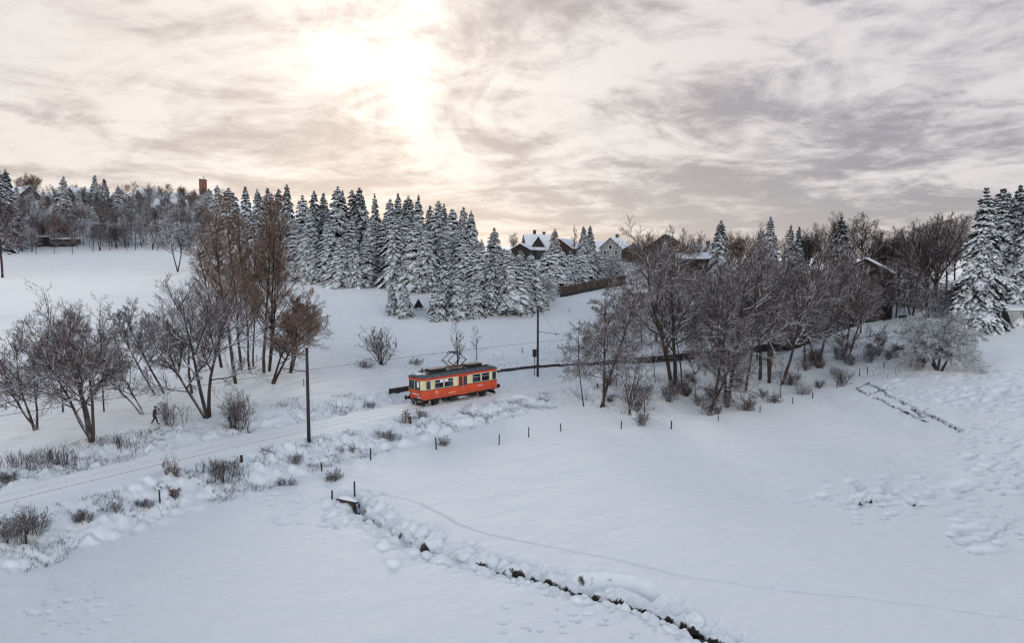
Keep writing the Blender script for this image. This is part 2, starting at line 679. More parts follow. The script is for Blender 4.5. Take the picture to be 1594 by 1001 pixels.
def h_fine(X, Y):
    """terrain with all its small shapes"""
    X = np.asarray(X, float)
    Y = np.asarray(Y, float)
    h = h_base(X, Y)
    sd = track_sd(X, Y)
    ontrack = 1 - sstep(np.abs(sd), 1.9, 2.8)
    rdd, _ = polydist(X, Y, ROAD)
    onroad = 1 - sstep(rdd, 2.2, 4.5)
    calm = np.maximum(ontrack, onroad * .85)
    r = np.hypot(X, Y)
    h = h + fbm(X / 9, Y / 9, 3, 3) * .28 * (1 - calm) + fbm((X + Y * .4) / 5.5, (Y - X * .4) / 1.6, 41, 3) * .09 * (1 - calm) + fbm(X / 1.7, Y / 1.7, 9, 3) * .10 * (1 - calm)
    # tussocky banks either side of the line
    left = 1 - sstep(X, 6, 26)
    bn = sstep(-sd, 2.6, 3.8) * (1 - sstep(-sd, 6.8, 9.0)) * (.35 + .65 * left)
    bf = sstep(sd, 2.1, 3.0) * (1 - sstep(sd, 5.0, 9.0)) * (1 - sstep(X, -14, -8))
    bank = np.clip(bn + bf * 1.1, 0, 1) * (1 - onroad)
    lump = np.abs(fbm(X / 1.15, Y / 1.15, 21, 3)) * .62 + np.abs(fbm(X / 2.1, Y / 2.1, 33, 2)) * .75
    h = h + bank * (lump - .26)
    # ploughed rims of the road and the mound beside the track
    h = h + .22 * np.exp(-((rdd - 3.9) / .8) ** 2) * (1 - ontrack) * (.5 + fbm(X / 1.4, Y / 1.4, 77, 3) * 1.5) * (1 - sstep(X, 30, 45))
    # ground cover under the right hand trees
    wood = sstep(X, 4, 14) * sstep(-sd, 2.8, 5) * (1 - sstep(-sd, 12, 17)) * (1 - sstep(X, 45, 58))
    h = h + wood * np.abs(fbm(X / 1.1, Y / 1.1, 51, 3)) * .5
    # rails swept clear as two thin grooves
    for o in (-.72, .72):
        h = h - .075 * np.exp(-((sd - o) / .085) ** 2)
    h = h + .05 * ontrack * (1 - np.exp(-(sd / .5) ** 2))
    fl = np.full(h.shape, False)
    sel = (r < 130) & (Y > 10)
    xs, ys = X[sel], Y[sel]
    hs = h[sel]
    # wheel ruts on the road
    for rut in WHEELRUTS:
        d, _ = polydist(xs, ys, rut)
        hs = hs - .15 * np.exp(-(d / .22) ** 2)
    # stream
    q = (ys < 62) & (xs > -18) & (xs < 24)
    x2, y2, h2 = xs[q], ys[q], hs[q]
    d, side = polydist(x2, y2, CREEK)
    d = d + fbm(x2 / .6, y2 / .6, 61, 3) * .30
    h2 = h2 - .36 * (1 - sstep(d, .3, 1.9)) + np.abs(fbm(x2 / .7, y2 / .7, 65, 3)) * .30 * (1 - sstep(d, 1.2, 2.8))
    dome = np.zeros_like(h2)
    for cx, cy, rr, hh in DOMES:
        m = (np.abs(x2 - cx) < rr) & (np.abs(y2 - cy) < rr)
        t = ((x2[m] - cx) ** 2 + (y2[m] - cy) ** 2) / (rr * rr)
        dome[m] = np.maximum(dome[m], hh * np.clip(1 - t, 0, 1) ** .75)
    cut = (1 - sstep(d, .12, .42)) * sstep(fbm(x2 / 1.6, y2 / 1.6, 69, 2) + .30 + .5 * (y2 < 41), .0, .25)
    h2 = h2 + dome * (1 - .6 * cut) - cut * np.where(y2 < 42, .62, .45)
    db, sb = polydist(x2, y2, BOWL)
    sdb = db * sb
    e0 = np.hypot(x2 - BOWL[0][0], y2 - BOWL[0][1])
    e1 = np.hypot(x2 - BOWL[-1][0], y2 - BOWL[-1][1])
    bw = sstep(e0, .3, 1.8) * sstep(e1, .3, 1.8)
    h2 = h2 - .62 * bw * sstep(-sdb, -.25, .35) * (1 - sstep(-sdb, .5, 1.7)) + .10 * bw * np.exp(-((sdb - .45) / .35) ** 2)
    for tr, w, dep in ((TRAIL, .085, .12), (TRAIL2, .3, .03)):
        d, _ = polydist(x2, y2, tr)
        h2 = h2 - dep * np.exp(-(d / w) ** 2)
    hs[q] = h2
    d, _ = polydist(xs, ys, TRAIL)
    hs = hs - np.where(q, 0, .12 * np.exp(-(d / .10) ** 2))
    # ditch at the right edge of the meadow
    q = (xs > 28) & (ys < 100)
    x2, y2, h2 = xs[q], ys[q], hs[q]
    for dt in DITCHES:
        d, _ = polydist(x2, y2, dt)
        d = d + fbm(x2 / .5, y2 / .5, 71, 3) * .35
        h2 = h2 - 1.05 * (1 - sstep(d, .03, .22)) * sstep(fbm(x2 / .9, y2 / .9, 79, 2) + .32, .0, .2)
    hs[q] = h2
    for cx, cy, rx, ry, dep in PRINTS:
        m = (np.abs(xs - cx) < rx * 2) & (np.abs(ys - cy) < ry * 2)
        t = ((xs[m] - cx) / rx) ** 2 + ((ys[m] - cy) / ry) ** 2
        hs[m] += -2.5 * dep * np.exp(-t * 1.2) + dep * .22 * np.exp(-(np.sqrt(t) - 1.35) ** 2 * 9)
    h[sel] = hs
    return h


def hz(x, y):
    return float(h_base(np.array([x]), np.array([y]))[0])


def hzf(x, y):
    return float(h_fine(np.array([x]), np.array([y]))[0])


def build_terrain():
    rs = [0.0]
    r = 2.0
    while r < 23:
        rs.append(r)
        r += 1.5
    while r < 900:
        rs.append(r)
        dr = max(.04, r * r / 17600 * .9)
        if r < 110:
            dr = min(dr, .22)
        elif r < 170:
            dr = min(dr, .65)
        else:
            dr = min(dr, 4 + (r - 170) * .1)
        r += dr
    rs = np.array(rs[1:])
    a = np.concatenate([np.arange(-180, -60, 6.0), np.arange(-60, -38.5, 1.0), np.arange(-38.5, 38.5, .075), np.arange(38.5, 60, 1.0), np.arange(60, 180, 6.0)])
    th = np.radians(a)
    Rr, T = np.meshgrid(rs, th, indexing='ij')
    X = Rr * np.sin(T)
    Y = Rr * np.cos(T)
    Z = h_fine(X, Y)
    far = sstep(Rr, 430, 520)
    Z = Z * (1 - far) + 12 * far
    nr, na = Rr.shape
    V = np.stack([X, Y, Z], -1).reshape(-1, 3)
    i = np.arange(nr - 1)[:, None] * na
    j = np.arange(na)[None, :]
    jn = (j + 1) % na
    q = np.stack([i + j, i + jn, i + na + jn, i + na + j], -1).reshape(-1, 4)
    me = mesh_np('snow_ground', V, q, 4, smooth=True)
    o = link('snow_ground', me, M['ground'])
    return tag(o, kind='structure')


build_terrain()


def ribbon(name, pts, w, zoff, mat, zfun):
    vs = []
    for i, (x, y) in enumerate(pts):
        a = pts[max(i - 1, 0)]
        b = pts[min(i + 1, len(pts) - 1)]
        dx, dy = b[0] - a[0], b[1] - a[1]
        L = math.hypot(dx, dy)
        z = zfun(x, y) + zoff
        vs += [(x - dy / L * w, y + dx / L * w, z), (x + dy / L * w, y - dx / L * w, z)]
    fs = [(2 * i, 2 * i + 1, 2 * i + 3, 2 * i + 2) for i in range(len(pts) - 1)]
    return link(name, mesh_np(name, vs, fs, 4), mat)


tag(ribbon('stream', CREEK, .55, -.64, M['water'], hz), kind='structure')


# railway track: two rails standing in their swept grooves
def build_track():
    root = tag(bpy.data.objects.new('railway_track', None), kind='structure')
    C.objects.link(root)
    steel = plain('rail_steel', (.115, .10, .095), .5, .3, 2.0, metal=.4)
    for off in (-.72, .72):
        mb = MB()
        prof = [(-.07, 0), (-.07, .02), (-.012, .05), (-.012, .11), (-.036, .12), (-.036, .155), (.036, .155), (.036, .12), (.012, .11), (.012, .05), (.07, .02), (.07, 0)]
        Xs = np.linspace(TX0, TX1, 160)
        vs = []
        for X in Xs:
            for q, z in prof:
                x, y, s = track_pt(X, off + q)
                vs.append((x, y, z - (.145 if off < 0 else .168)))
        k = len(prof)
        fs = []
        for i in range(len(Xs) - 1):
            for j in range(k):
                fs.append((i * k + j, i * k + (j + 1) % k, (i + 1) * k + (j + 1) % k, (i + 1) * k + j))
        mb.add(vs, fs)
        mb.build('rail', steel, root)


build_track()

# ------------------------------------------------------------------ plants
def tubes(P0, P1, R0, R1, k):
    d = P1 - P0
    d = d / (np.linalg.norm(d, axis=1, keepdims=True) + 1e-9)
    ref = np.zeros_like(d)
    flat = np.abs(d[:, 2]) < .9
    ref[flat, 2] = 1
    ref[~flat, 0] = 1
    a = np.cross(d, ref)
    a /= (np.linalg.norm(a, axis=1, keepdims=True) + 1e-9)
    b = np.cross(a, d)
    n = len(P0)
    V = np.empty((n, 2 * k, 3))
    roll = np.where(np.arange(n) % 3 == 0, math.pi / k, 0.0) if k == 3 else np.zeros(n)
    for j in range(k):
        t = 2 * math.pi * (j / k) + math.pi / 2 + roll
        o = a * np.cos(t)[:, None] + b * np.sin(t)[:, None]
        V[:, j] = P0 + o * R0[:, None]
        V[:, k + j] = P1 + o * R1[:, None]
    base = (np.arange(n) * 2 * k)[:, None]
    q = np.array([[j, (j + 1) % k, k + (j + 1) % k, k + j] for j in range(k)])
    Fc = (base[:, :, None] + q[None]).reshape(-1, 4)
    return V.reshape(-1, 3), Fc


def norm(v):
    return v / (np.linalg.norm(v, axis=-1, keepdims=True) + 1e-9)


def grow(rng, pos, dr, ln, rad, lv):
    res = []
    for li, L in enumerate(lv):
        n = len(pos)
        sg = L['seg']
        pts = np.zeros((n, sg + 1, 3))
        pts[:, 0] = pos
        ds = np.zeros((n, sg, 3))
        d = norm(dr)
        for k in range(sg):
            d = norm(d + rng.normal(0, L['wig'], (n, 3)) + np.array([0, 0, L['trop']]))
            ds[:, k] = d
            pts[:, k + 1] = pts[:, k] + d * (ln / sg)[:, None]
        t = np.linspace(0, 1, sg + 1)
        r = rad[:, None] * (1 - (1 - L.get('tip', .35)) * t)[None]
        r = np.maximum(r, L.get('rmin', .008))
        res.append((pts, r))
        if li == len(lv) - 1:
            break
        m = L['n']
        par = np.repeat(np.arange(n), m)
        kk = np.tile(np.arange(m), n)
        tt = (kk + rng.random(n * m)) / m
        tp = L['t0'] + (1 - L['t0']) * tt
        s = np.clip((tp * sg).astype(int), 0, sg - 1)
        fr = tp * sg - s
        base = pts[par, s] + (pts[par, s + 1] - pts[par, s]) * fr[:, None]
        dp = ds[par, s]
        ref = np.where(np.abs(dp[:, 2:3]) < .9, np.array([[0, 0, 1.0]]), np.array([[1.0, 0, 0]]))
        A = norm(np.cross(dp, ref))
        B = np.cross(dp, A)
        az = kk * 2.39996 + rng.random(n)[par] * 6.28 + rng.normal(0, .5, n * m)
        if L.get('flat'):
            az = np.where(rng.random(n * m) < .5, 0, math.pi) + rng.normal(0, L['flat'], n * m)
        an = np.radians(L['ang'] + rng.normal(0, 9, n * m) - L.get('angdec', 0) * tt)
        dr = dp * np.cos(an)[:, None] + (A * np.cos(az)[:, None] + B * np.sin(az)[:, None]) * np.sin(an)[:, None]
        ln = ln[par] * L['ratio'] * (1 - L.get('dec', .5) * tt) * rng.uniform(.65, 1.2, n * m)
        rp = r[par, s]
        rad = np.minimum(rp * .75, L.get('rr', .5) * rad[par])
        pos = base
    return res


def levels(kind, far=1.0):
    tw = .0115 * far
    if kind == 'tall':       # high slender alders and poplars with steep limbs
        return [dict(seg=10, wig=.035, trop=.04, n=22, t0=.22, ang=44, angdec=18, ratio=.30, dec=.55, rr=.34, tip=.2),
                dict(seg=6, wig=.08, trop=.10, n=8, t0=.2, ang=34, ratio=.52, dec=.5, rr=.5, rmin=tw * 1.5),
                dict(seg=4, wig=.10, trop=.08, n=6, t0=.15, ang=32, ratio=.58, dec=.4, rr=.55, rmin=tw * 1.1),
                dict(seg=3, wig=.10, trop=.07, n=3, t0=.12, ang=30, ratio=.72, dec=.3, rr=.7, rmin=tw * .8),
                dict(seg=2, wig=.10, trop=.06, rmin=tw * .75)]
    if kind == 'fan':        # old broad crown whose limbs rise like an open fan
        return [dict(seg=6, wig=.04, trop=.02, n=15, t0=.28, ang=46, angdec=26, ratio=.80, dec=.45, rr=.48, tip=.25),
                dict(seg=7, wig=.06, trop=.05, n=9, t0=.25, ang=32, ratio=.46, dec=.5, rr=.5, rmin=tw * 1.5),
                dict(seg=4, wig=.09, trop=.06, n=7, t0=.12, ang=32, ratio=.58, dec=.4, rr=.55, rmin=tw * 1.2),
                dict(seg=3, wig=.10, trop=.05, n=4, t0=.10, ang=30, ratio=.68, dec=.3, rr=.7, rmin=tw),
                dict(seg=2, wig=.10, trop=.05, rmin=tw)]
    if kind == 'layer':      # alder with level, layered branches
        return [dict(seg=9, wig=.04, trop=.03, n=24, t0=.28, ang=72, angdec=28, ratio=.36, dec=.62, rr=.34, tip=.2),
                dict(seg=5, wig=.10, trop=.0, n=9, t0=.15, ang=44, ratio=.54, dec=.5, rr=.5, flat=.5, rmin=tw * 1.5),
                dict(seg=4, wig=.12, trop=-.01, n=7, t0=.12, ang=38, ratio=.58, dec=.4, rr=.55, rmin=tw * 1.15),
                dict(seg=3, wig=.13, trop=.01, n=4, t0=.12, ang=34, ratio=.66, dec=.3, rr=.7, rmin=tw),
                dict(seg=2, wig=.12, trop=.01, rmin=tw)]
    if kind == 'bush':
        return [dict(seg=5, wig=.09, trop=.03, n=7, t0=.15, ang=34, ratio=.5, dec=.4, rr=.6, rmin=tw * 1.4),
                dict(seg=4, wig=.12, trop=.04, n=5, t0=.15, ang=36, ratio=.5, dec=.4, rr=.6, rmin=tw * 1.1),
                dict(seg=3, wig=.15, trop=.02, n=4, t0=.2, ang=38, ratio=.5, dec=.3, rr=.7, rmin=tw),
                dict(seg=2, wig=.15, trop=.0, rmin=tw)]
    if kind == 'reed':
        return [dict(seg=4, wig=.07, trop=.03, n=3, t0=.45, ang=18, ratio=.40, dec=.3, rr=.7, tip=.4, rmin=tw),
                dict(seg=2, wig=.12, trop=.05, rmin=tw * .9)]
    if kind == 'sapling':
        return [dict(seg=7, wig=.03, trop=.04, n=16, t0=.25, ang=42, ratio=.30, dec=.6, rr=.45, tip=.15, rmin=tw),
                dict(seg=3, wig=.10, trop=.08, n=5, t0=.2, ang=35, ratio=.45, dec=.5, rr=.6, rmin=tw),
                dict(seg=2, wig=.12, trop=.05, n=3, t0=.3, ang=35, ratio=.5, dec=.4, rr=.7, rmin=tw),
                dict(seg=1, wig=.1, trop=0, rmin=tw)]
    if kind == 'weep':       # laden fruit tree, branch ends arching down
        return [dict(seg=6, wig=.07, trop=.02, n=13, t0=.25, ang=58, ratio=.62, dec=.35, rr=.45, tip=.3),
                dict(seg=7, wig=.09, trop=-.085, n=10, t0=.15, ang=38, ratio=.48, dec=.4, rr=.5, rmin=tw * 1.6),
                dict(seg=5, wig=.10, trop=-.05, n=8, t0=.1, ang=38, ratio=.56, dec=.4, rr=.55, rmin=tw * 1.3),
                dict(seg=3, wig=.12, trop=-.03, n=4, t0=.10, ang=34, ratio=.66, dec=.3, rr=.7, rmin=tw * 1.1),
                dict(seg=2, wig=.12, trop=-.02, rmin=tw * 1.1)]
    # spreading bare tree
    return [dict(seg=8, wig=.055, trop=.035, n=13, t0=.34, ang=54, angdec=18, ratio=.50, dec=.50, rr=.46, tip=.22),
            dict(seg=6, wig=.10, trop=.04, n=9, t0=.18, ang=40, ratio=.52, dec=.45, rr=.55, rmin=tw * 2.4),
            dict(seg=4, wig=.11, trop=.035, n=7, t0=.12, ang=36, ratio=.58, dec=.4, rr=.6, rmin=tw * 1.5),
            dict(seg=3, wig=.11, trop=.03, n=4, t0=.10, ang=32, ratio=.70, dec=.3, rr=.7, rmin=tw),
            dict(seg=2, wig=.10, trop=.02, rmin=tw)]


def tree_meshes(seed, kind, H, stems=((0, 0, 1.0),), rad=None, far=1.0, thin=1.0):
    """returns trunk mesh, crown mesh; stems = (lean x, lean y, length share[, base offset x])"""
    rng = np.random.default_rng(seed)
    lv = [dict(l) for l in levels(kind, far)]
    if thin != 1.0:
        for l in lv[1:-1]:
            l['n'] = max(2, int(round(l['n'] * thin)))
    top = {'spread': .82, 'fan': .60, 'tall': .87, 'layer': .98, 'bush': .80, 'reed': .95, 'sapling': 1.0, 'weep': .70}[kind]
    rad = rad or {'spread': .0135, 'fan': .018, 'tall': .0115, 'layer': .012, 'bush': .010, 'reed': .008, 'sapling': .007, 'weep': .016}[kind] * H
    pos, dr, ln, rd = [], [], [], []
    for s in stems:
        pos.append((s[3] if len(s) > 3 else rng.normal(0, .12) * (len(stems) > 1), s[4] if len(s) > 4 else rng.normal(0, .10) * (len(stems) > 1), -.25))
        dr.append((s[0], s[1], 1.0))
        ln.append(H * top * s[2])
        rd.append(rad * (.55 + .45 * s[2]))
    res = grow(rng, np.array(pos, float), np.array(dr, float), np.array(ln), np.array(rd), lv)
    nt = 1 if kind in ('bush', 'sapling', 'reed') else 2

    def join(part, k):
        Vs, Fs, o = [], [], 0
        for pts, r in part:
            P0 = pts[:, :-1].reshape(-1, 3)
            P1 = pts[:, 1:].reshape(-1, 3)
            v, f = tubes(P0, P1, r[:, :-1].ravel(), r[:, 1:].ravel(), k)
            Vs.append(v)
            Fs.append(f + o)
            o += len(v)
        return np.concatenate(Vs), np.concatenate(Fs)
    v, f = join(res[:nt], 6)
    tm = mesh_np('trunk', v, f, 4)
    va, fa = join(res[nt:nt + 1], 4)
    if len(res) <= nt + 1:
        return tm, mesh_np('crown', va, fa, 4)
    nf = len(fa) + sum(p.shape[0] * (p.shape[1] - 1) * 3 for p, _ in res[nt + 1:-2])
    vb, fb = join(res[nt + 1:], 3)
    cm = mesh_np('crown', np.concatenate([va, vb]), np.concatenate([fa, fb + len(va)]), 4)
    mi = np.zeros(len(cm.polygons), dtype=np.int32)
    mi[nf:] = 1
    cm.polygons.foreach_set('material_index', mi)
    return tm, cm


ROOTS = []
BARK = {'snowy': ('bark_snow', 'limb_snow', 'twig_snow'), 'brown': ('bark_dark', 'limb_bare', 'twig_brown'), 'frost': ('bark_snow', 'limb_frost', 'twig_frost'),
        'mixed': ('bark_snow', 'limb_snow', 'twig_dark'), 'bush': ('limb_snow', 'limb_snow', 'twig_snow')}


def put_tree(name, cat, label, loc, meshes, mats, scale=(1, 1, 1), rz=0.0, group=None):
    root = empty(name, loc, rz, label, cat, group)
    root.scale = scale
    link('trunk', meshes[0], M[mats[0]], root)
    cr = meshes[1]
    if len(cr.materials) == 0:
        for m_ in mats[1:]:
            cr.materials.append(M[m_])
    co = link('crown', cr, None, root)
    for i_, m_ in enumerate(mats[1:]):
        if cr.materials[i_] != M[m_]:
            co.material_slots[i_].link = 'OBJECT'
            co.material_slots[i_].material = M[m_]
    return root


def spot(px, base=None, top=None, D=None):
    """ground point under px and the height that reaches picture row top"""
    if base is not None and D is None:
        x, y = gp(px, base)
    else:
        x, y, _ = raypt(px, 500, D)
    z = hz(x, y)
    zt = raypt(px, top, y)[2] if top is not None else None
    return x, y, z, (zt - z if zt is not None else None)


_seed = [100]


def bare(label, px, base, top, kind='spread', bark='snowy', stems=((0, 0, 1.0),), D=None, group=None, name='bare_tree', cat='tree', rad=None, thin=1.0, far=None):
    x, y, z, H = spot(px, base, top, D)
    _seed[0] += 1
    ms = tree_meshes(_seed[0], kind, H, stems, rad, far if far else max(.8, y / 75), thin)
    return put_tree(name, cat, label, (x, y, z), ms, BARK[bark], group=group)


# spruce: drooping fingers of needles with a pillow of snow on each
def spruce_meshes(seed, H=20.0, Rb=3.2, dens=1.0, droop=1.0, fw=1.0):
    rng = np.random.default_rng(seed)
    nb = []
    z = .04 * H
    while z < .985 * H:
        f = z / H
        n = int(rng.integers(5, 9) * dens * (1 if f < .75 else .72)) + 1
        a0 = rng.random() * 6.28
        for i in range(n):
            nb.append((z + rng.normal(0, .45) * (1.1 - z / H), a0 + 6.283 * i / n + rng.normal(0, .2)))
        z += (.36 + .46 * (1 - f)) * rng.uniform(.75, 1.25) * (H / 20) ** .6
    nb = np.array(nb)
    zz = nb[:, 0]
    az = nb[:, 1]
    f = np.clip(zz / H, 0, 1)
    lob = 1 + .16 * np.sin(az * 2 + seed) + .10 * np.sin(az * 3 + seed * 2.1)
    L = (Rb * (1 - f) ** .92 * rng.uniform(.62, 1.22, len(f)) * lob + .16) * np.where(f < .10, .8, 1)
    out = np.stack([np.cos(az), np.sin(az), np.zeros_like(az)], -1)
    sidev = np.stack([-np.sin(az), np.cos(az), np.zeros_like(az)], -1)
    up = np.array([0, 0, 1.0])
    dr = (.14 + 1.05 * (1 - f) ** .8) * droop * rng.uniform(.6, 1.4, len(f))
    rise = .18 + .75 * f ** 2

    def P(t):
        t = np.asarray(t)[:, None]
        return up * zz[:, None] + out * L[:, None] * t + up * (L[:, None] * (rise[:, None] * t - (dr[:, None] + rise[:, None]) * t ** 1.7))
    P0, P1, W, T = [], [], [], []
    one = np.ones(len(f))
    for a, b, w in ((.02, .55, .12), (.40, 1.0, .18)):
        P0.append(P(one * a))
        P1.append(P(one * b))
        W.append((w * L + .08) * fw)
        T.append((.07 * L + .08))
    for t0 in (.20, .32, .44, .55, .66, .76, .86, .95):
        for sg in (-1, 1):
            t = np.clip(t0 + rng.normal(0, .03, len(f)), .1, 1)
            b = P(t)
            l = (.50 * L * (1.12 - t) + .24) * rng.uniform(.6, 1.4, len(f))
            dn = (.45 + .85 * rng.random(len(f))) * droop * (1.15 - .6 * f)
            d = norm(out * .75 + sidev * sg * rng.uniform(.3, 1.0, (len(f), 1)) - up * dn[:, None])
            keep = L > .45
            P0.append(b[keep])
            P1.append((b + d * l[:, None])[keep])
            W.append(((.07 + .14 * l) * fw)[keep])
            T.append((.06 + .12 * l)[keep])
    P0 = np.concatenate(P0)
    P1 = np.concatenate(P1)
    W = np.concatenate(W)
    T = np.concatenate(T)
    n = len(P0)
    d = norm(P1 - P0)
    sv = norm(np.cross(d, up))
    nv = np.cross(sv, d)
    mid = P0 + (P1 - P0) * .5
    V = np.empty((n, 6, 3))
    V[:, 0] = P0
    V[:, 1] = mid - sv * W[:, None] - nv * (T * .2)[:, None]
    V[:, 2] = mid + nv * (T * .9)[:, None]
    V[:, 3] = mid + sv * W[:, None] - nv * (T * .2)[:, None]
    V[:, 4] = mid - nv * (T * 1.9)[:, None] - up * .10
    V[:, 5] = P1
    q = np.array([[0, 2, 1], [0, 3, 2], [0, 4, 3], [0, 1, 4], [5, 1, 2], [5, 2, 3], [5, 3, 4], [5, 4, 1]])
    Fc = ((np.arange(n) * 6)[:, None, None] + q[None]).reshape(-1, 3)
    # dark hanging twigs underneath
    m = int(n * 1.3)
    idx = rng.integers(0, n, m)
    tt = rng.random((m, 1))
    b = P0[idx] * (1 - tt) + P1[idx] * tt
    hang = rng.uniform(.12, .42, (m, 1)) * (1 - .5 * (b[:, 2:3] / H))
    hd = rng.normal(0, .09, (m, 3))
    a = np.stack([b + rng.normal(0, .05, (m, 3)), b + rng.normal(0, .07, (m, 3)), b - up * hang + hd], 1)
    V2 = a.reshape(-1, 3)
    F2 = np.arange(m * 3).reshape(-1, 3) + n * 6
    cm = mesh_np('crown', np.concatenate([V.reshape(-1, 3), V2]), np.concatenate([Fc, F2]), 3)
    zs = np.linspace(-.3, H * .98, 9)
    pts = np.stack([rng.normal(0, .03, 9), rng.normal(0, .03, 9), zs], -1)
    r = np.linspace(.013 * H, .02, 9)
    v, fq = tubes(pts[:-1], pts[1:], r[:-1], r[1:], 7)
    tm = mesh_np('trunk', v, fq, 4)
    return tm, cm


SPR = [spruce_meshes(11, 20, 3.5), spruce_meshes(12, 20, 4.2, .95, 1.15), spruce_meshes(13, 20, 3.2, .8, .9), spruce_meshes(14, 20, 3.8, .8, 1.05), spruce_meshes(15, 20, 4.4, .95, 1.25), spruce_meshes(16, 20, 3.0, .75, .8), spruce_meshes(17, 20, 4.0, .9, 1.35)]
SPRS = [spruce_meshes(21, 9, 2.2, 1.1, 1.1, 1.0), spruce_meshes(22, 9, 1.9, 1.0, 1.0, 1.0), spruce_meshes(23, 9, 2.4, 1.1, 1.2, 1.1)]
SPRB = [spruce_meshes(31, 20, 4.0, 1.1, 1.35, 1.25), spruce_meshes(32, 20, 3.7, 1.0, 1.45, 1.3), spruce_meshes(33, 20, 4.3, 1.1, 1.3, 1.2)]
_sp = [0]


def spruce(label, px, base, top, D=None, wide=1.0, mat='spruce', group=None, small=False, name='spruce_tree', big=False):
    x, y, z, H = spot(px, base, top, D)
    lib = SPRS if small else SPRB if big else SPR
    ms = lib[_sp[0] % len(lib)]
    _sp[0] += 1
    sz = H / (9.0 if small else 20.0)
    sx = (.55 * sz + .45 * (1 if not small else sz)) * wide * (1.15 if small else 1.22) * (.72 + .58 * ((_sp[0] * .618) % 1))
    o = put_tree(name, 'tree', label, (x, y, z - .1), ms, ('bark_dark', mat), (sx, sx * (.9 + .2 * ((_sp[0] * .37) % 1)), sz), (_sp[0] * 2.17) % 6.28, group)
    o.rotation_euler[0] = .03 * math.sin(_sp[0] * 1.7)
    o.rotation_euler[1] = .03 * math.sin(_sp[0] * 2.9)
    return o

# ------------------------------------------------------------------ the railcar
def paint(name, col):
    m, k, p = principled(name)
    tc = k.new('ShaderNodeTexCoord').outputs['Object']
    sep = k.new('ShaderNodeSeparateXYZ')
    k.l.new(tc, sep.inputs[0])
    n = k.noise(tc, 1.3, 6, .6)
    base = k.mix(k.smooth(n, .3, .7), tuple(c * .88 for c in col) + (1,), tuple(min(1, c * 1.08) for c in col) + (1,))
    # road dirt thrown up on the skirts, streaks running down the panels
    mp = k.new('ShaderNodeMapping')
    mp.inputs['Scale'].default_value = (9, 9, .6)
    k.l.new(tc, mp.inputs[0])
    st = k.noise(mp.outputs[0], 1.0, 4, .6)
    d = k.math('MULTIPLY', k.smooth(sep.outputs[2], .75, 1.5, 1.0, 0.0), k.smooth(k.noise(tc, 3.0, 5, .7), .30, .70))
    d = k.math('MAXIMUM', k.math('MULTIPLY', d, .65), k.math('MULTIPLY', k.smooth(st, .52, .75), .35))
    k.l.new(k.mix(d, base, (.085, .06, .05, 1)), p.inputs['Base Color'])
    p.inputs['Roughness'].default_value = .5
    p.inputs['Specular IOR Level'].default_value = .4
    return m


M['orange'] = paint('orange_paint', (.68, .080, .022))
M['cream'] = paint('cream_paint', (.74, .65, .38))
M['red'] = paint('red_paint', (.55, .055, .035))
M['roofgrey'] = plain('roof_grey', (.085, .095, .105), .55, .3, 1.5)
M['glass'] = plain('dark_glass', (.012, .016, .024), .06, .3, 1.0, spec=.8)
M['alu'] = plain('window_frame', (.60, .62, .60), .35, .1, 4.0, metal=.5)
M['black'] = plain('black_iron', (.016, .016, .017), .6, .4, 3.0)
M['brownbox'] = plain('brown_grey_box', (.26, .21, .17), .7, .2, 2.0)
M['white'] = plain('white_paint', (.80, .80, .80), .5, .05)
M['lamp'] = plain('lamp_glass', (.75, .76, .72), .15, .1, spec=.8)
M['rust'] = plain('rusty_iron', (.13, .055, .03), .8, .4, 6.0)


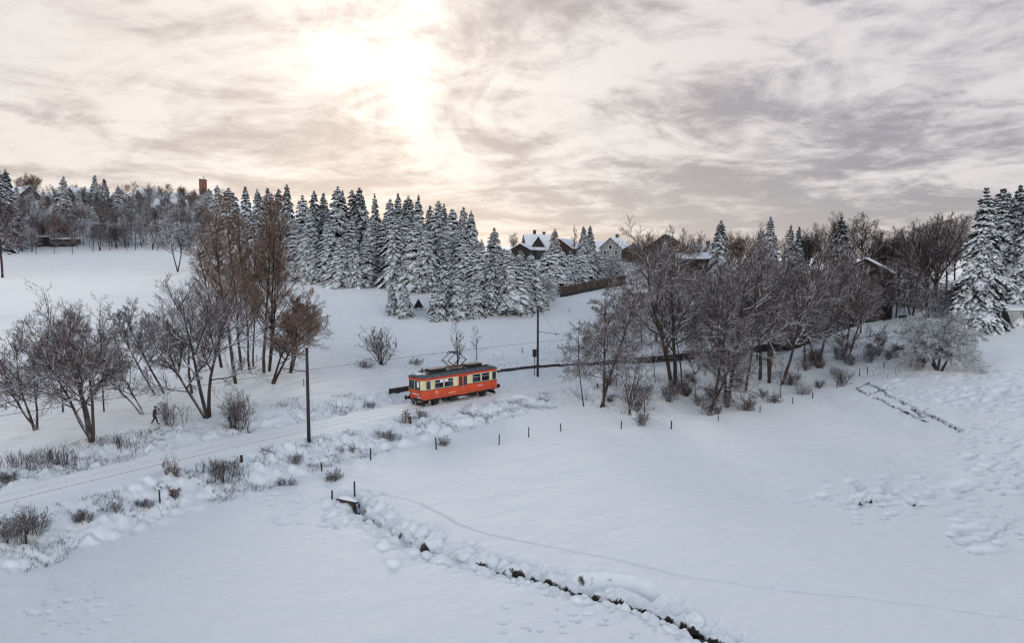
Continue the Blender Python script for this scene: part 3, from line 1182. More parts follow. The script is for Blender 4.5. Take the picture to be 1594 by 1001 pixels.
def build_railcar():
    cx = -6.25
    x, y, s = track_pt(cx)
    root = empty('railcar', (x, y, .0), math.atan(s), 'orange and cream electric railcar with a raised pantograph standing on the snowy track', 'railcar')
    HL, HW = 5.35, 1.38
    Z0, Z1, Z2, Z3, Z4 = .82, 1.80, 2.80, 3.05, 3.48

    def plan(e=0.0, n=.30, c=.42):
        l, w = HL + e, HW + e
        return [(-l, -w + c), (-l + n, -w), (l - n, -w), (l, -w + c), (l, w - c), (l - n, w), (-l + n, w), (-l, w - c)]
    MB().prism(plan(), Z0, Z1).build('lower_body', M['orange'], root, .03)
    MB().prism(plan(-.012), Z1, Z2).build('window_band', M['cream'], root)
    MB().prism(plan(.004), Z2, Z3).build('roof_band', M['red'], root, .02)
    MB().prism(plan(.022), Z1 - .02, Z1 + .025).build('waist_rail', M['black'], root)
    # domed roof
    vs, fs = [], []
    xs = [-HL - .06, -HL + .10, -HL + .55, -HL + 1.3, 0, HL - 1.3, HL - .55, HL - .10, HL + .06]
    hh = [.03, .16, .30, .37, .38, .37, .30, .16, .03]
    ins = [.38, .16, .0, -.04, -.04, -.04, .0, .16, .38]
    K = 11
    for X, h, i in zip(xs, hh, ins):
        for j in range(K):
            t = math.pi * j / (K - 1)
            w = HW - i
            cyy = math.copysign(abs(math.cos(t)) ** .55, math.cos(t)) * w
            vs.append((X, cyy, Z3 - .02 + h * math.sin(t) ** .8 + .02))
    for a in range(len(xs) - 1):
        for j in range(K - 1):
            fs.append((a * K + j, (a + 1) * K + j, (a + 1) * K + j + 1, a * K + j + 1))
    fs.append(tuple(range(K)))
    fs.append(tuple(reversed(range((len(xs) - 1) * K, len(xs) * K))))
    for a in range(len(xs) - 1):
        fs.append((a * K, a * K + K - 1, (a + 1) * K + K - 1, (a + 1) * K))
    roof = MB().add(vs, fs).build('roof', M['roofgrey'], root, smooth=True)
    for e in (-1, 1):
        vs, fs = [], []
        rr = random.Random(4 + e)
        N = 14
        cxx, cyy = e * (HL - .72), .12
        ring = []
        for i in range(N):
            t = 6.283 * i / N
            q = rr.uniform(.75, 1.1)
            ring.append((cxx + math.cos(t) * .42 * q, cyy + math.sin(t) * .85 * q))
        o = MB()
        top = Z3 + .40
        vs = [(a, b, Z3 + .22) for a, b in ring] + [(cxx + (a - cxx) * .75, cyy + (b - cyy) * .75, top - .03) for a, b in ring] + [(cxx, cyy, top)]
        fs = [(i, (i + 1) % N, N + (i + 1) % N, N + i) for i in range(N)] + [(N + i, N + (i + 1) % N, 2 * N) for i in range(N)]
        o.add(vs, fs).build('roof_snow', M['snow'], root, smooth=True)
    # roof walkways and resistor boxes
    for sy in (-1, 1):
        b = MB().box(-4.35, 4.35, sy * .72 - .17, sy * .72 + .17, Z4 - .01, Z4 + .045)
        for X in np.arange(-4.0, 4.1, 1.0):
            b.box(X - .04, X + .04, sy * .72 - .12, sy * .72 + .12, Z4 - .22, Z4 - .012)
        b.build('roof_walkway', M['brownbox'] if sy > 0 else M['black'], root)
    for e, X in ((-1, -2.55), (1, 2.55)):
        bx = MB().box(X - 1.05, X + 1.05, -.48, .48, Z4 + .05, Z4 + .22)
        for q in np.arange(-.9, .91, .45):
            bx.box(X + q - .05, X + q + .05, -.5, .5, Z4 - .12, Z4 + .05)
        b = bx.build('resistor_box', M['black'], root)
        MB().box(X - 1.1, X + 1.1, -.53, .53, Z4 + .225, Z4 + .275).build('box_lid', M['brownbox'], b, .01)
    hb = MB().tube([(-4.55, -.25, Z3 + .33), (-4.55, -.25, Z4 + .52)], .055)
    hb.tube([(-4.85, -.25, Z4 + .28), (-4.25, -.25, Z4 + .28)], .035)
    hb.build('horn', M['black'], root)
    # roof lamp over the front window
    MB().tube([(-HL - .10, 0, Z3 + .02), (-HL + .12, 0, Z3 + .02)], .10, 10).build('roof_lamp', M['black'], root)
    # side windows and doors, both sides
    L = 2 * HL
    for sy in (-1, 1):
        Y = sy * (HW - .012)

        def pane(a, b, z0, z1, name='window', vent=True):
            xa, xb = -HL + a * L, -HL + b * L
            ya, yb = sorted((Y, Y + sy * .018))
            w = MB().box(xa, xb, ya, yb, z0, z1).build(name, M['glass'], root)
            ya, yb = sorted((Y + sy * .0, Y + sy * .034))
            fr = MB()
            t = .035
            fr.box(xa - t, xb + t, ya, yb, z0 - t, z0)
            fr.box(xa - t, xb + t, ya, yb, z1, z1 + t)
            fr.box(xa - t, xa, ya, yb, z0, z1)
            fr.box(xb, xb + t, ya, yb, z0, z1)
            if vent:
                zz = z0 + (z1 - z0) * .66
                fr.box(xa, xb, ya, yb - .004 if sy > 0 else yb, zz - .022, zz + .022)
            fr.build('window_frame', M['alu'], w)
            return w
        for a, b in ((.145, .246), (.263, .372), (.632, .737), (.757, .858)):
            w_ = pane(a, b, Z1 + .10, Z2 - .08)
            if a < .3:
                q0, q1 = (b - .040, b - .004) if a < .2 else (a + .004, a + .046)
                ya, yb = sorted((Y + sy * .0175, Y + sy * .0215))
                MB().box(-HL + q0 * L, -HL + q1 * L, ya, yb, Z2 - .36, Z2 - .10).build('pane_light_patch', M['white'], w_)  # white panel stands in for light caught in the upper pane
        pane(.040, .089, Z1 + .10, Z2 - .06, vent=False)
        pane(.906, .955, Z1 + .10, Z2 - .06, vent=False)
        # double doors
        for a, b in ((.443, .500), (.502, .559)):
            xa, xb = -HL + a * L, -HL + b * L
            ya, yb = sorted((sy * (HW - .014), sy * (HW + .016)))
            d = MB().box(xa + .01, xb - .01, ya, yb, Z0 - .04, Z2 + .02).build('door', M['orange'], root, .008)
            ya, yb = sorted((sy * (HW + .012), sy * (HW + .026)))
            MB().box(xa + .10, xb - .09, ya, yb, Z1 - .05, Z2 - .08).build('door_window', M['glass'], d)
            hx = xb - .05 if a < .47 else xa + .05
            ya, yb = sorted((sy * (HW + .02), sy * (HW + .06)))
            MB().box(hx - .012, hx + .012, ya, yb, 1.35, 1.75).build('handle', M['alu'], d)
        ya, yb = sorted((sy * (HW - .3), sy * (HW + .16)))
        st_ = MB().box(-HL + .435 * L, -HL + .567 * L, ya, yb, .50, .55).build('step', M['alu'], root)
        MB().box(-HL + .440 * L, -HL + .530 * L, ya + .02, yb - .01, .553, .585).build('step_snow', M['snow'], st_, .012)
        # small white lettering, only legible as pale strokes in the photo
        Yl = sy * (HW + .006)
        ya, yb = sorted((Yl - .004, Yl + .004))
        t = MB()
        for i in range(6):
            X = -HL + .70 * L + i * .13
            t.box(X, X + .025, ya, yb, 1.38, 1.54)
            t.box(X + .028, X + .095, ya, yb, 1.515, 1.54)
            t.box(X + .028, X + .095, ya, yb, 1.38, 1.405)
        t.build('side_lettering', M['white'], root)
        t = MB()
        for i in range(9):
            X = -HL + .315 * L + i * .11
            t.box(X, X + .095, ya, yb, 1.18, 1.22 + (.03 if i % 3 == 0 else 0))
        t.build('side_lettering', M['white'], root)
        t = MB().box(-HL + .160 * L, -HL + .160 * L + .05, ya, yb, 1.45, 1.66)
        t.box(-HL + .160 * L + .052, -HL + .160 * L + .16, ya, yb, 1.45, 1.51)
        t.box(-HL + .162 * L, -HL + .162 * L + .30, ya, yb, 1.33, 1.36)
        t.build('side_emblem', M['white'], root)
    # end windows, lamps, buffers, couplings
    for e in (-1, 1):
        for ya, yb in ((-.84, -.11), (.11, .84)):
            xa, xb = sorted((e * (HL - .013), e * (HL + .012)))
            w = MB().box(xa, xb, ya, yb, Z1 + .10, Z2 - .06).build('end_window', M['glass'], root)
            xa, xb = sorted((e * (HL - .012), e * (HL + .026)))
            fr = MB()
            t = .035
            fr.box(xa, xb, ya - t, yb + t, Z1 + .10 - t, Z1 + .10)
            fr.box(xa, xb, ya - t, yb + t, Z2 - .06, Z2 - .06 + t)
            fr.box(xa, xb, ya - t, ya, Z1 + .10, Z2 - .06)
            fr.box(xa, xb, yb, yb + t, Z1 + .10, Z2 - .06)
            fr.build('window_frame', M['black'], w)
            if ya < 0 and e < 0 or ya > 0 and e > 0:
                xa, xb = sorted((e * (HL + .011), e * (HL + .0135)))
                MB().box(xa, xb, ya + .06, yb - .30, Z1 + .28, Z2 - .12).build('end_light_patch', M['white'], w)  # pale panel paints the bright through-view and reflection onto this window
            wp = MB().tube([(e * (HL + .03), (ya + yb) / 2, Z1 + .12), (e * (HL + .035), (ya + yb) / 2 + .2, Z2 - .35)], .012, 5)
            wp.build('wiper', M['black'], w)
        for sy in (-1, 1):
            hl = MB().tube([(e * (HL - .02), sy * .72, 1.38), (e * (HL + .07), sy * .72, 1.38)], .155, 16).build('headlight', M['black'], root)
            MB().tube([(e * (HL + .071), sy * .72, 1.38), (e * (HL + .085), sy * .72, 1.38)], .115, 16).build('lens', M['lamp'], hl)
            bf = MB().tube([(e * (HL - .1), sy * .87, .96 - .03), (e * (HL + .42), sy * .87, .93)], .085, 10)
            bf.tube([(e * (HL - .02), sy * .87, .93), (e * (HL + .18), sy * .87, .93)], .13, 10)
            bf.tube([(e * (HL + .42), sy * .87, .93), (e * (HL + .47), sy * .87, .93)], .235, 16)
            bf.build('buffer', M['black'], root)
        t = MB()
        for i in range(6):
            Y0 = -.36 + i * .125
            xa, xb = sorted((e * (HL - .002), e * (HL + .006)))
            t.box(xa, xb, Y0, Y0 + .08, 1.32, 1.44)
        t.build('end_lettering', M['white'], root)
        MB().box(*sorted((e * (HL - .12), e * (HL + .03))), -1.15, 1.15, .72, .815).build('buffer_beam', M['black'], root)
        cp = MB().tube([(e * (HL), 0, .90), (e * (HL + .30), 0, .86)], .05, 8)
        cp.tube([(e * (HL + .26), 0, .86), (e * (HL + .34), .0, .60), (e * (HL + .20), 0, .48)], .035, 6)
        cp.build('coupling', M['black'], root)
        for sy in (-1, 1):
            hs = MB().tube([(e * (HL + .02), sy * .38, .78), (e * (HL + .16), sy * .40, .55), (e * (HL + .14), sy * .30, .35), (e * (HL + .02), sy * .22, .50)], .035, 6)
            hs.build('brake_hose', M['white'] if e < 0 else M['black'], root)
        pl = MB().add([(e * (HL - .35), -1.2, .18), (e * (HL - .1), 0, .16), (e * (HL - .35), 1.2, .18),
                       (e * (HL - .45), -1.2, .55), (e * (HL - .2), 0, .55), (e * (HL - .45), 1.2, .55)], [(0, 1, 4, 3), (1, 2, 5, 4)])
        po = pl.build('rail_guard', M['black'], root)
        sm = po.modifiers.new('solid', 'SOLIDIFY')
        sm.thickness = .03
        for sy in (-1, 1):
            fsn = MB().box(*sorted((e * (HL - .55), e * (HL + .05))), sy * .75 - .35, sy * .75 + .35, .822, .86)
            if e < 0 and sy < 0:
                MB().box(-HL - .36, -HL - .02, -1.1, -.6, 1.065, 1.115).build('buffer_snow', M['snow'], root, .02)
    # running gear
    u = MB()
    for sy in (-1, 1):
        u.box(-HL + .2, HL - .2, sy * .92 - .06, sy * .92 + .06, .62, .815)
    for X in (-HL + .7, -1.3, 1.3, HL - .7):
        u.box(X - .08, X + .08, -.85, .85, .64, .80)
    u.build('underframe', M['black'], root)
    eb = MB().box(-1.55, -.35, -1.15, -.45, .24, .61)
    eb.build('equipment_box', M['black'], root, .03)
    MB().box(.15, 1.75, -1.10, -.35, .30, .61).build('equipment_box', M['black'], root, .03)
    MB().box(-.9, 1.2, .40, 1.10, .28, .61).build('equipment_box', M['black'], root, .03)
    MB().tube([(-2.3, -.75, .46), (-1.7, -.75, .46)], .17, 12).build('air_tank', M['black'], root)
    MB().tube([(1.9, -.8, .44), (2.5, -.8, .44)], .15, 12).build('air_tank', M['black'], root)
    for X in (-3.35, 3.35):
        for sy in (-1, 1):
            w = MB().tube([(X, sy * .66, .42), (X, sy * .80, .42)], .46, 24).build('wheel', M['black'], root)
            MB().tube([(X, sy * .79, .42), (X, sy * .815, .42)], .30, 20).build('wheel_disc', M['rust'], w)
            ab = MB().box(X - .2, X + .2, sy * .98 - .12, sy * .98 + .12, .28, .56)
            ab.box(X - .34, X - .24, sy * .98 - .06, sy * .98 + .06, .22, .64)
            ab.box(X + .24, X + .34, sy * .98 - .06, sy * .98 + .06, .22, .64)
            ab.build('axle_box', M['black'], root)
            sp = MB()
            for i, l in enumerate((1.0, .8, .6, .4)):
                sp.box(X - l * .72, X + l * .72, sy * 1.0 - .05, sy * 1.0 + .05, .57 + i * .032, .60 + i * .032)
            sp.build('leaf_spring', M['black'], root)
        MB().tube([(X, -.66, .42), (X, .66, .42)], .08, 10).build('axle', M['black'], root)
    # pantograph
    pg = MB()
    zb = Z4 + .14
    for sy in (-1, 1):
        pg.box(-.95, .95, sy * .55 - .04, sy * .55 + .04, zb, zb + .07)
    for X in (-.9, -.3, .3, .9):
        pg.box(X - .04, X + .04, -.59, .59, zb - .001, zb + .069)
    for X in (-.85, .85):
        for sy in (-1, 1):
            pg.tube([(X, sy * .55, Z3 + .2), (X, sy * .55, zb)], .06, 8)
    pant = pg.build('pantograph', M['rust'], root)
    kz, hz_ = zb + .76, zb + 1.50
    arm = MB()
    for e in (-1, 1):
        for sy in (-1, 1):
            arm.tube([(e * .28, sy * .48, zb + .06), (e * 1.28, sy * .54, kz)], .045, 6)
            arm.tube([(e * 1.28, sy * .54, kz), (e * .24, sy * .40, hz_)], .036, 6)
        arm.tube([(e * 1.28, -.54, kz), (e * 1.28, .54, kz)], .022, 6)
        arm.tube([(e * 1.28, -.54, kz), (e * .24, .40, hz_)], .013, 5)
        arm.tube([(e * .24, -.42, hz_), (e * .24, .42, hz_)], .03, 6)
    arm.build('pantograph_arm', M['black'], pant)
    hd = MB()
    for X in (-.22, .22):
        hd.tube([(X, -.92, hz_ - .10), (X, -.72, hz_ + .05), (X, -.45, hz_ + .10), (X, .45, hz_ + .10), (X, .72, hz_ + .05), (X, .92, hz_ - .10)], .05, 6)
    hd.build('contact_head', M['black'], pant)
    root.scale = (1.09, 1.09, 1.09)
    return root, (hz_ + .14) * 1.09


CAR, WIRE_Z = build_railcar()


# ------------------------------------------------------------------ overhead line
M['woodpole'] = plain('pole_wood', (.034, .027, .026), .8, .35, 2.0)


def catenary_pole(label, px, base, top, side, arm_px, arm_z):
    x, y = gp(px, base)
    z = hz(x, y)
    H = raypt(px, top, y)[2] - z
    sd = float(track_sd(np.array([x]), np.array([y]))[0])
    root = empty('catenary_pole', (x, y, z), 0, label, 'pole')
    MB().tube([(0, 0, -.3), (0, 0, H * .5), (0, 0, H)], [.17, .15, .125], 12).build('post', M['woodpole'], root, smooth=True)
    # bracket reaches over the track centre
    s = float(np.polyval(_td, x))
    n = Vector((-s, 1, 0)).normalized() * (-1 if sd > 0 else 1)
    reach = abs(sd) + .35
    e = n * reach
    az = arm_z - z
    MB().tube([Vector((0, 0, az)), e + Vector((0, 0, az - .05))], .035, 8).build('bracket_arm', M['black'], root)
    MB().tube([Vector((0, 0, H - .25)), n * (reach - .8) + Vector((0, 0, az))], .012, 5).build('stay_wire', M['black'], root)
    ins = MB()
    q = n * (reach - .75)
    for i in range(4):
        ins.tube([q + Vector((0, 0, az - .06 - i * .07)), q + Vector((0, 0, az - .09 - i * .07))], .075, 10)
    ins.tube([q + Vector((0, 0, az + .1)), q + Vector((0, 0, az - .38))], .025, 6)
    ins.build('insulator', M['brownbox'], root)
    MB().tube([Vector((0, 0, H - .02)), Vector((0, 0, H + .05))], [.16, .10], 10).build('snow_cap', M['snow'], root)
    return (x, y, z, e)


catenary_pole('tall dark wooden pole standing beside the track left of the railcar', 481, 690, 540, 1, 449, 6.3)
catenary_pole('tall dark wooden pole behind the track right of the railcar, signal box at its foot', 837, 585, 475, -1, 873, 6.6)
wire = MB()
Xs = np.linspace(-60, 60, 60)
wp = []
for X in Xs:
    x, y, s = track_pt(float(X))
    wp.append((x, y, WIRE_Z))
wire.tube(wp, .016, 5)
tag(wire.build('contact_wire', M['black']), 'thin overhead contact wire running above the railway track', 'wire')


def signal():
    x, y = gp(832, 583)
    z = hz(x, y)
    root = empty('track_signal', (x, y, z), R(8), 'black box signal on a thin post in front of the low dark wall', 'signal')
    MB().tube([(0, 0, -.2), (0, 0, 2.5)], .045, 8).build('post', M['black'], root)
    b = MB().box(-.27, .27, -.10, .10, 2.45, 3.45).build('signal_box', M['black'], root, .04)
    MB().box(-.29, .29, -.13, .13, 3.452, 3.50).build('hood', M['black'], b)
    for zz in (2.72, 3.15):
        MB().tube([(0, .10, zz), (0, .16, zz)], .12, 12).build('lens', M['glass'], b)


signal()


# ------------------------------------------------------------------ low wall along the road
M['wall'] = snowy('tarred_sleepers', (.050, .045, .047), .55, .9, 2.0, .3)


def low_wall():
    pts = [(x, y) for x, y in WALL]
    root = empty('retaining_wall', (pts[0][0], pts[0][1], 0), 0, 'long low dark sleeper wall edging the snowy road behind the track', 'wall')
    ox, oy = pts[0]
    dense = []
    for (a, b), (c, d) in zip(pts[:-1], pts[1:]):
        n = max(1, int(math.hypot(c - a, d - b) / 2.6))
        for i in range(n):
            dense.append((a + (c - a) * i / n, b + (d - b) * i / n))
    dense.append(pts[-1])
    rr = random.Random(3)
    body, cap, up = MB(), MB(), MB()
    for i, ((a, b), (c, d)) in enumerate(zip(dense[:-1], dense[1:])):
        L = math.hypot(c - a, d - b)
        ux, uy = (c - a) / L, (d - b) / L
        nx, ny = -uy, ux
        z = hz((a + c) / 2, (b + d) / 2)
        z0, z1 = z - .9, max(z, .85) + .26 + rr.uniform(-.02, .02)
        if a > 12:
            z1 += .22
        if a > 40:
            z1 += .35

        def slab(mb, s0, s1, w0, w1, za, zb):
            q = []
            for s_, w_ in ((s0, w0), (s1, w0), (s1, w1), (s0, w1)):
                q.append((a + ux * s_ + nx * w_ - ox, b + uy * s_ + ny * w_ - oy))
            mb.prism(q, za, zb)
        slab(body, .02, L - .02, -.10, .12, z0, z1)
        if rr.random() < .88:
            slab(cap, .04, L - rr.uniform(.03, .5), -.115, .16, z1 + .003, z1 + rr.uniform(.04, .09))
        slab(up, -.06, .06, -.17, -.103, z0, z1 + .04)
    body.build('beam', M['wall'], root)
    cap.build('snow_cap', M['snow'], root)
    up.build('upright', M['black'], root)


low_wall()

# ------------------------------------------------------------------ fence posts
M['postwood'] = snowy('weathered_post', (.055, .045, .042), .5, .9, 4.0, .2)


def fence_post(label, px, base, top, group, lean=0.0, r=.065):
    x, y = gp(px, base)
    z = hz(x, y)
    H = raypt(px, top, y)[2] - z
    p = empty('fence_post', (x, y, z), 0, label, 'post', group)
    p.rotation_euler = (lean * .5, lean, px * 1.3)
    MB().tube([(0, 0, -.5), (0, 0, H * .6), (.01, 0, H)], [r * 1.05, r, r * .92], 9).build('stake', M['postwood'], p)
    MB().tube([(0, 0, H), (0, 0, H + .05), (0, 0, H + .09)], [r * 1.15, r * 1.0, r * .3], 9).build('snow_cap', M['snow'], p, smooth=True)


GF = 'wooden fence posts at the edge of the meadow'
for px, b, t, lab, ln, r in [
        (552, 771, 749, 'dark post standing upright just behind the brown culvert', 0, .07),
        (517, 783, 763, 'short snow capped post left of the brown culvert', .02, .07),
        (501, 737, 719, 'thin post above the fallen brush pile on the bank', .03, .06),
        (577, 716, 698, 'lone post at the meadow edge right of the left wooden pole', 0, .07),
        (679, 697, 681, 'fence post leaning in bank stems below the railcar front', .06, .07),
        (777, 690, 676, 'fence post at the meadow edge below the rear of the railcar', -.03, .06),
        (823, 680, 665, 'fence post below the second wooden pole at the meadow edge', .02, .06),
        (873, 671, 659, 'fence post at the meadow edge left of the right hand trees', .05, .06),
        (967, 667, 655, 'fence post below the forked black tree by the track bank', .03, .06),
        (1045, 668, 655, 'tallest dark post on the meadow below the wide single trunk', .0, .075),
        (1118, 656, 646, 'fence post below the leaning snowy trunk at the wood edge', -.05, .06),
        (1183, 643, 632, 'fence post at the right part of the wood edge above open meadow', .0, .06),
        (1234, 630, 619, 'fence post under the wood edge between bushes, well left of the ditch', .02, .055),
        (1265, 621, 610, 'fence post at the end of the wood edge left of the ditch', .0, .06),
        (1303, 604, 591, 'fence post just left of the upper end of the dark ditch', .02, .06),
        (1338, 585, 574, 'fence post above the upper end of the dark ditch', .0, .06),
        (1350, 582, 571, 'fence post right above the ditch on the path to the snowy tree', -.02, .06),
        (1376, 574, 563, 'fence post between the ditch top and the small snowy tree', .03, .06),
        (1428, 556, 543, 'fence post close behind the small snowy fruit tree', .0, .06),
        (376, 719, 708, 'short thick post on the near bank left of the first wooden pole', .03, .12),
        (639, 658, 648, 'short thick black post beside the track in front of the railcar', 0, .11),
        (249, 784, 762, 'post half hidden in the shrubs along the near bank', .02, .06),
        (41, 848, 826, 'dark post at the foot of the bank bush by the left edge', .06, .07),
        (930, 605, 597, 'small dark stump post by the track behind the forked black tree', 0, .11)]:
    fence_post(lab, px, b, t, GF, ln, r)
GF2 = 'thin stakes on the snowy slope'
for px, b, t, lab in [(617, 542, 525, 'thin stake behind the round bush on the slope'), (583, 519, 511, 'thin stake on the slope below the spruce stand edge'),
                      (814, 550, 541, 'thin tilted stake on the slope left of the second pole'), (886, 487, 480, 'thin stake on the slope by the brown hedge bank'),
                      (473, 600, 590, 'thin stake beside the road behind the first wooden pole')]:
    fence_post(lab, px, b, t, GF2, .12 if px == 814 else .03, .05)


# ------------------------------------------------------------------ culvert at the head of the stream
def culvert():
    x, y = gp(541, 786)
    z = hz(x, y)
    root = empty('culvert', (x, y, z - .12), R(-28), 'brown timber culvert mouth where the stream leaves the bank', 'culvert')
    wood = plain('brown_timber', (.20, .105, .050), .8, .45, 5.0)
    w = MB()
    for i in range(4):
        w.box(-.78 + i * .005, .62 - i * .01, -.06, .06, -.50 + i * .21, -.30 + i * .21)
    w.build('headwall', wood, root, .015)
    MB().box(-1.0, .95, -.16, .16, .345, .45).build('cap_beam', M['black'], root, .02)
    MB().add([(.66, -.05, -.6), (1.25, -.55, -.6), (1.25, -.55, .18), (.66, -.05, .34), (.66, .08, -.6), (1.33, -.47, -.6), (1.33, -.47, .18), (.66, .08, .34)],
             [(0, 1, 2, 3), (7, 6, 5, 4), (0, 4, 5, 1), (1, 5, 6, 2), (2, 6, 7, 3), (3, 7, 4, 0)]).build('wing_wall', M['black'], root)
    MB().tube([(-.15, -.10, -.34), (-.15, .02, -.34)], .26, 18).build('pipe_mouth', M['black'], root)
    sn = MB()
    sn.tube([(-.98, .02, .46), (-.5, .03, .56), (.2, .02, .58), (.9, .02, .47)], [.10, .17, .18, .08], 10)
    sn.build('snow_cap', M['snow'], root, smooth=True)


culvert()


# ------------------------------------------------------------------ walking person
def skin_obj(name, verts, edges, rad, mat, parent, sub=1):
    me = bpy.data.meshes.new(name)
    me.from_pydata(verts, edges, [])
    o = link(name, me, mat, parent)
    m = o.modifiers.new('skin', 'SKIN')
    m.use_smooth_shade = True
    sl_ = me.skin_vertices[0].data if me.skin_vertices else None
    if sl_ is None:
        bm = bmesh.new()
        bm.from_mesh(me)
        bm.verts.layers.skin.verify()
        bm.to_mesh(me)
        bm.free()
        sl_ = me.skin_vertices[0].data
    for i, r in enumerate(rad):
        sl_[i].radius = (r, r) if not isinstance(r, tuple) else r
        sl_[i].use_root = (i == 0)
    s = o.modifiers.new('sub', 'SUBSURF')
    s.levels = sub
    s.render_levels = sub
    return o


def person():
    x, y = gp(241, 661)
    z = hz(x, y)
    root = empty('person', (x, y, z), R(12), 'person in dark jacket, dark trousers and cap walking right below the bare trees', 'person')
    skin = plain('skin', (.42, .25, .19), .6, .05)
    jac = plain('jacket_cloth', (.040, .055, .062), .85, .2, 8)
    tro = plain('trouser_cloth', (.016, .017, .020), .85, .2, 8)
    # facing +x, mid stride; y is across the body
    J = dict(pel=(0, 0, .93), wai=(.0, 0, 1.06), chest=(.03, 0, 1.30), neck=(.06, 0, 1.47), head=(.085, 0, 1.56), crown=(.09, 0, 1.70),
             hipF=(.02, -.09, .90), kneeF=(.20, -.09, .50), ankF=(.30, -.09, .09), toeF=(.45, -.09, .04),
             hipB=(-.01, .09, .90), kneeB=(-.06, .09, .49), ankB=(-.30, .09, .13), toeB=(-.17, .09, .035),
             shF=(.04, -.19, 1.40), elF=(-.03, -.24, 1.13), wrF=(.12, -.25, .93), shB=(.04, .19, 1.40), elB=(.06, .24, 1.13), wrB=(.26, .22, 1.02))
    names = list(J)
    ix = {n: i for i, n in enumerate(names)}
    V = [J[n] for n in names]
    E = [('pel', 'wai'), ('wai', 'chest'), ('chest', 'neck'), ('neck', 'head'), ('head', 'crown'), ('pel', 'hipF'), ('hipF', 'kneeF'), ('kneeF', 'ankF'), ('ankF', 'toeF'),
         ('pel', 'hipB'), ('hipB', 'kneeB'), ('kneeB', 'ankB'), ('ankB', 'toeB'), ('chest', 'shF'), ('shF', 'elF'), ('elF', 'wrF'), ('chest', 'shB'), ('shB', 'elB'), ('elB', 'wrB')]
    rad = dict(pel=.12, wai=.115, chest=.135, neck=.055, head=.095, crown=.07, hipF=.085, kneeF=.055, ankF=.042, toeF=.035, hipB=.085, kneeB=.055, ankB=.042, toeB=.035,
               shF=.065, elF=.042, wrF=.028, shB=.065, elB=.042, wrB=.028)
    RR = [rad[n] for n in names]
    EE = [(ix[a], ix[b]) for a, b in E]
    for w, sgn in (('wrF', -1), ('wrB', 1)):
        wx, wy, wz = J[w]
        d = Vector((.6, 0, -.8)) if w == 'wrF' else Vector((.85, 0, -.5))
        pm = Vector((wx, wy, wz)) + d * .07
        V.append(tuple(pm))
        RR.append(.032)
        pi_ = len(V) - 1
        EE.append((ix[w], pi_))
        for f in range(4):
            o = Vector((0, (f - 1.5) * .02, 0))
            a = pm + d * .045 + o
            l = (.030, .036, .034, .026)[f]
            b_ = a + (d + Vector((.2, 0, -.5))).normalized() * l
            V += [tuple(a), tuple(b_)]
            RR += [.010, .008]
            EE += [(pi_, len(V) - 2), (len(V) - 2, len(V) - 1)]
        a = pm + Vector((.03, -sgn * .025, .0))
        V += [tuple(a), tuple(a + d * .03)]
        RR += [.010, .008]
        EE += [(pi_, len(V) - 2), (len(V) - 2, len(V) - 1)]
    skin_obj('body', V, EE, RR, skin, root)

    def sub(name, ns, es, rr, mat):
        skin_obj(name, [J[n] if isinstance(n, str) else n for n in ns], es, rr, mat, root)
    sub('jacket', ['wai', (0, 0, .86), 'chest', (.055, 0, 1.45), 'shF', 'elF', (.10, -.25, .955), 'shB', 'elB', (.23, .222, 1.04)],
        [(0, 1), (0, 2), (2, 3), (2, 4), (4, 5), (5, 6), (2, 7), (7, 8), (8, 9)], [.165, .175, .18, .08, .095, .07, .052, .095, .07, .052], jac)
    sub('trousers', ['pel', 'hipF', 'kneeF', (.29, -.09, .13), 'hipB', 'kneeB', (-.28, .09, .17)], [(0, 1), (1, 2), (2, 3), (0, 4), (4, 5), (5, 6)],
        [.15, .115, .080, .066, .115, .080, .066], tro)
    for nm, a, t in (('boot', 'ankF', 'toeF'), ('boot', 'ankB', 'toeB')):
        ax, ay, az = J[a]
        tx, ty, tz = J[t]
        skin_obj(nm, [(ax, ay, az + .08), (ax - .01, ay, az - .01), (tx + .02, ty, tz)], [(0, 1), (1, 2)], [.062, .062, .048], M['black'], root)
    cap = MB()
    c0 = Vector((.085, 0, 1.655))
    ring = []
    for k_, (r_, z_) in enumerate(((.112, 0), (.114, .04), (.09, .085), (.035, .105))):
        ring.append([(c0.x + r_ * math.cos(t) * 1.08, r_ * math.sin(t), c0.z + z_) for t in np.linspace(0, 6.283, 13)[:-1]])
    vs = [p for r_ in ring for p in r_]
    fs = [(k_ * 12 + i, k_ * 12 + (i + 1) % 12, (k_ + 1) * 12 + (i + 1) % 12, (k_ + 1) * 12 + i) for k_ in range(3) for i in range(12)]
    fs.append(tuple(range(36, 48)))
    cap.add(vs, fs)
    cap.box(.18, .28, -.075, .075, 1.655, 1.67)
    cap.build('cap', M['black'], root, smooth=False)
    fc = MB()
    for sy in (-1, 1):
        fc.box(.166, .182, sy * .035 - .012, sy * .035 + .012, 1.605, 1.62)
    fc.build('eyes', M['black'], root)
    MB().add([(.165, -.018, 1.565), (.165, .018, 1.565), (.20, 0, 1.568), (.17, 0, 1.61)], [(0, 1, 2), (0, 2, 3), (1, 3, 2), (0, 3, 1)]).build('nose', skin, root)


person()

# ------------------------------------------------------------------ buildings
M['slate'] = plain('slate_cladding', (.075, .085, .085), .7, .3, 1.2)
M['darkwood'] = plain('dark_timber', (.035, .026, .023), .8, .4, 1.0)
M['redbrown'] = plain('red_brown_cladding', (.070, .044, .040), .8, .3, 1.0)
M['plaster'] = plain('old_plaster', (.33, .32, .31), .8, .2, .7)
M['brick'] = plain('red_brick', (.21, .085, .062), .85, .35, 1.5)
M['chim'] = plain('chimney_brick', (.05, .04, .04), .85, .3, 2.0)


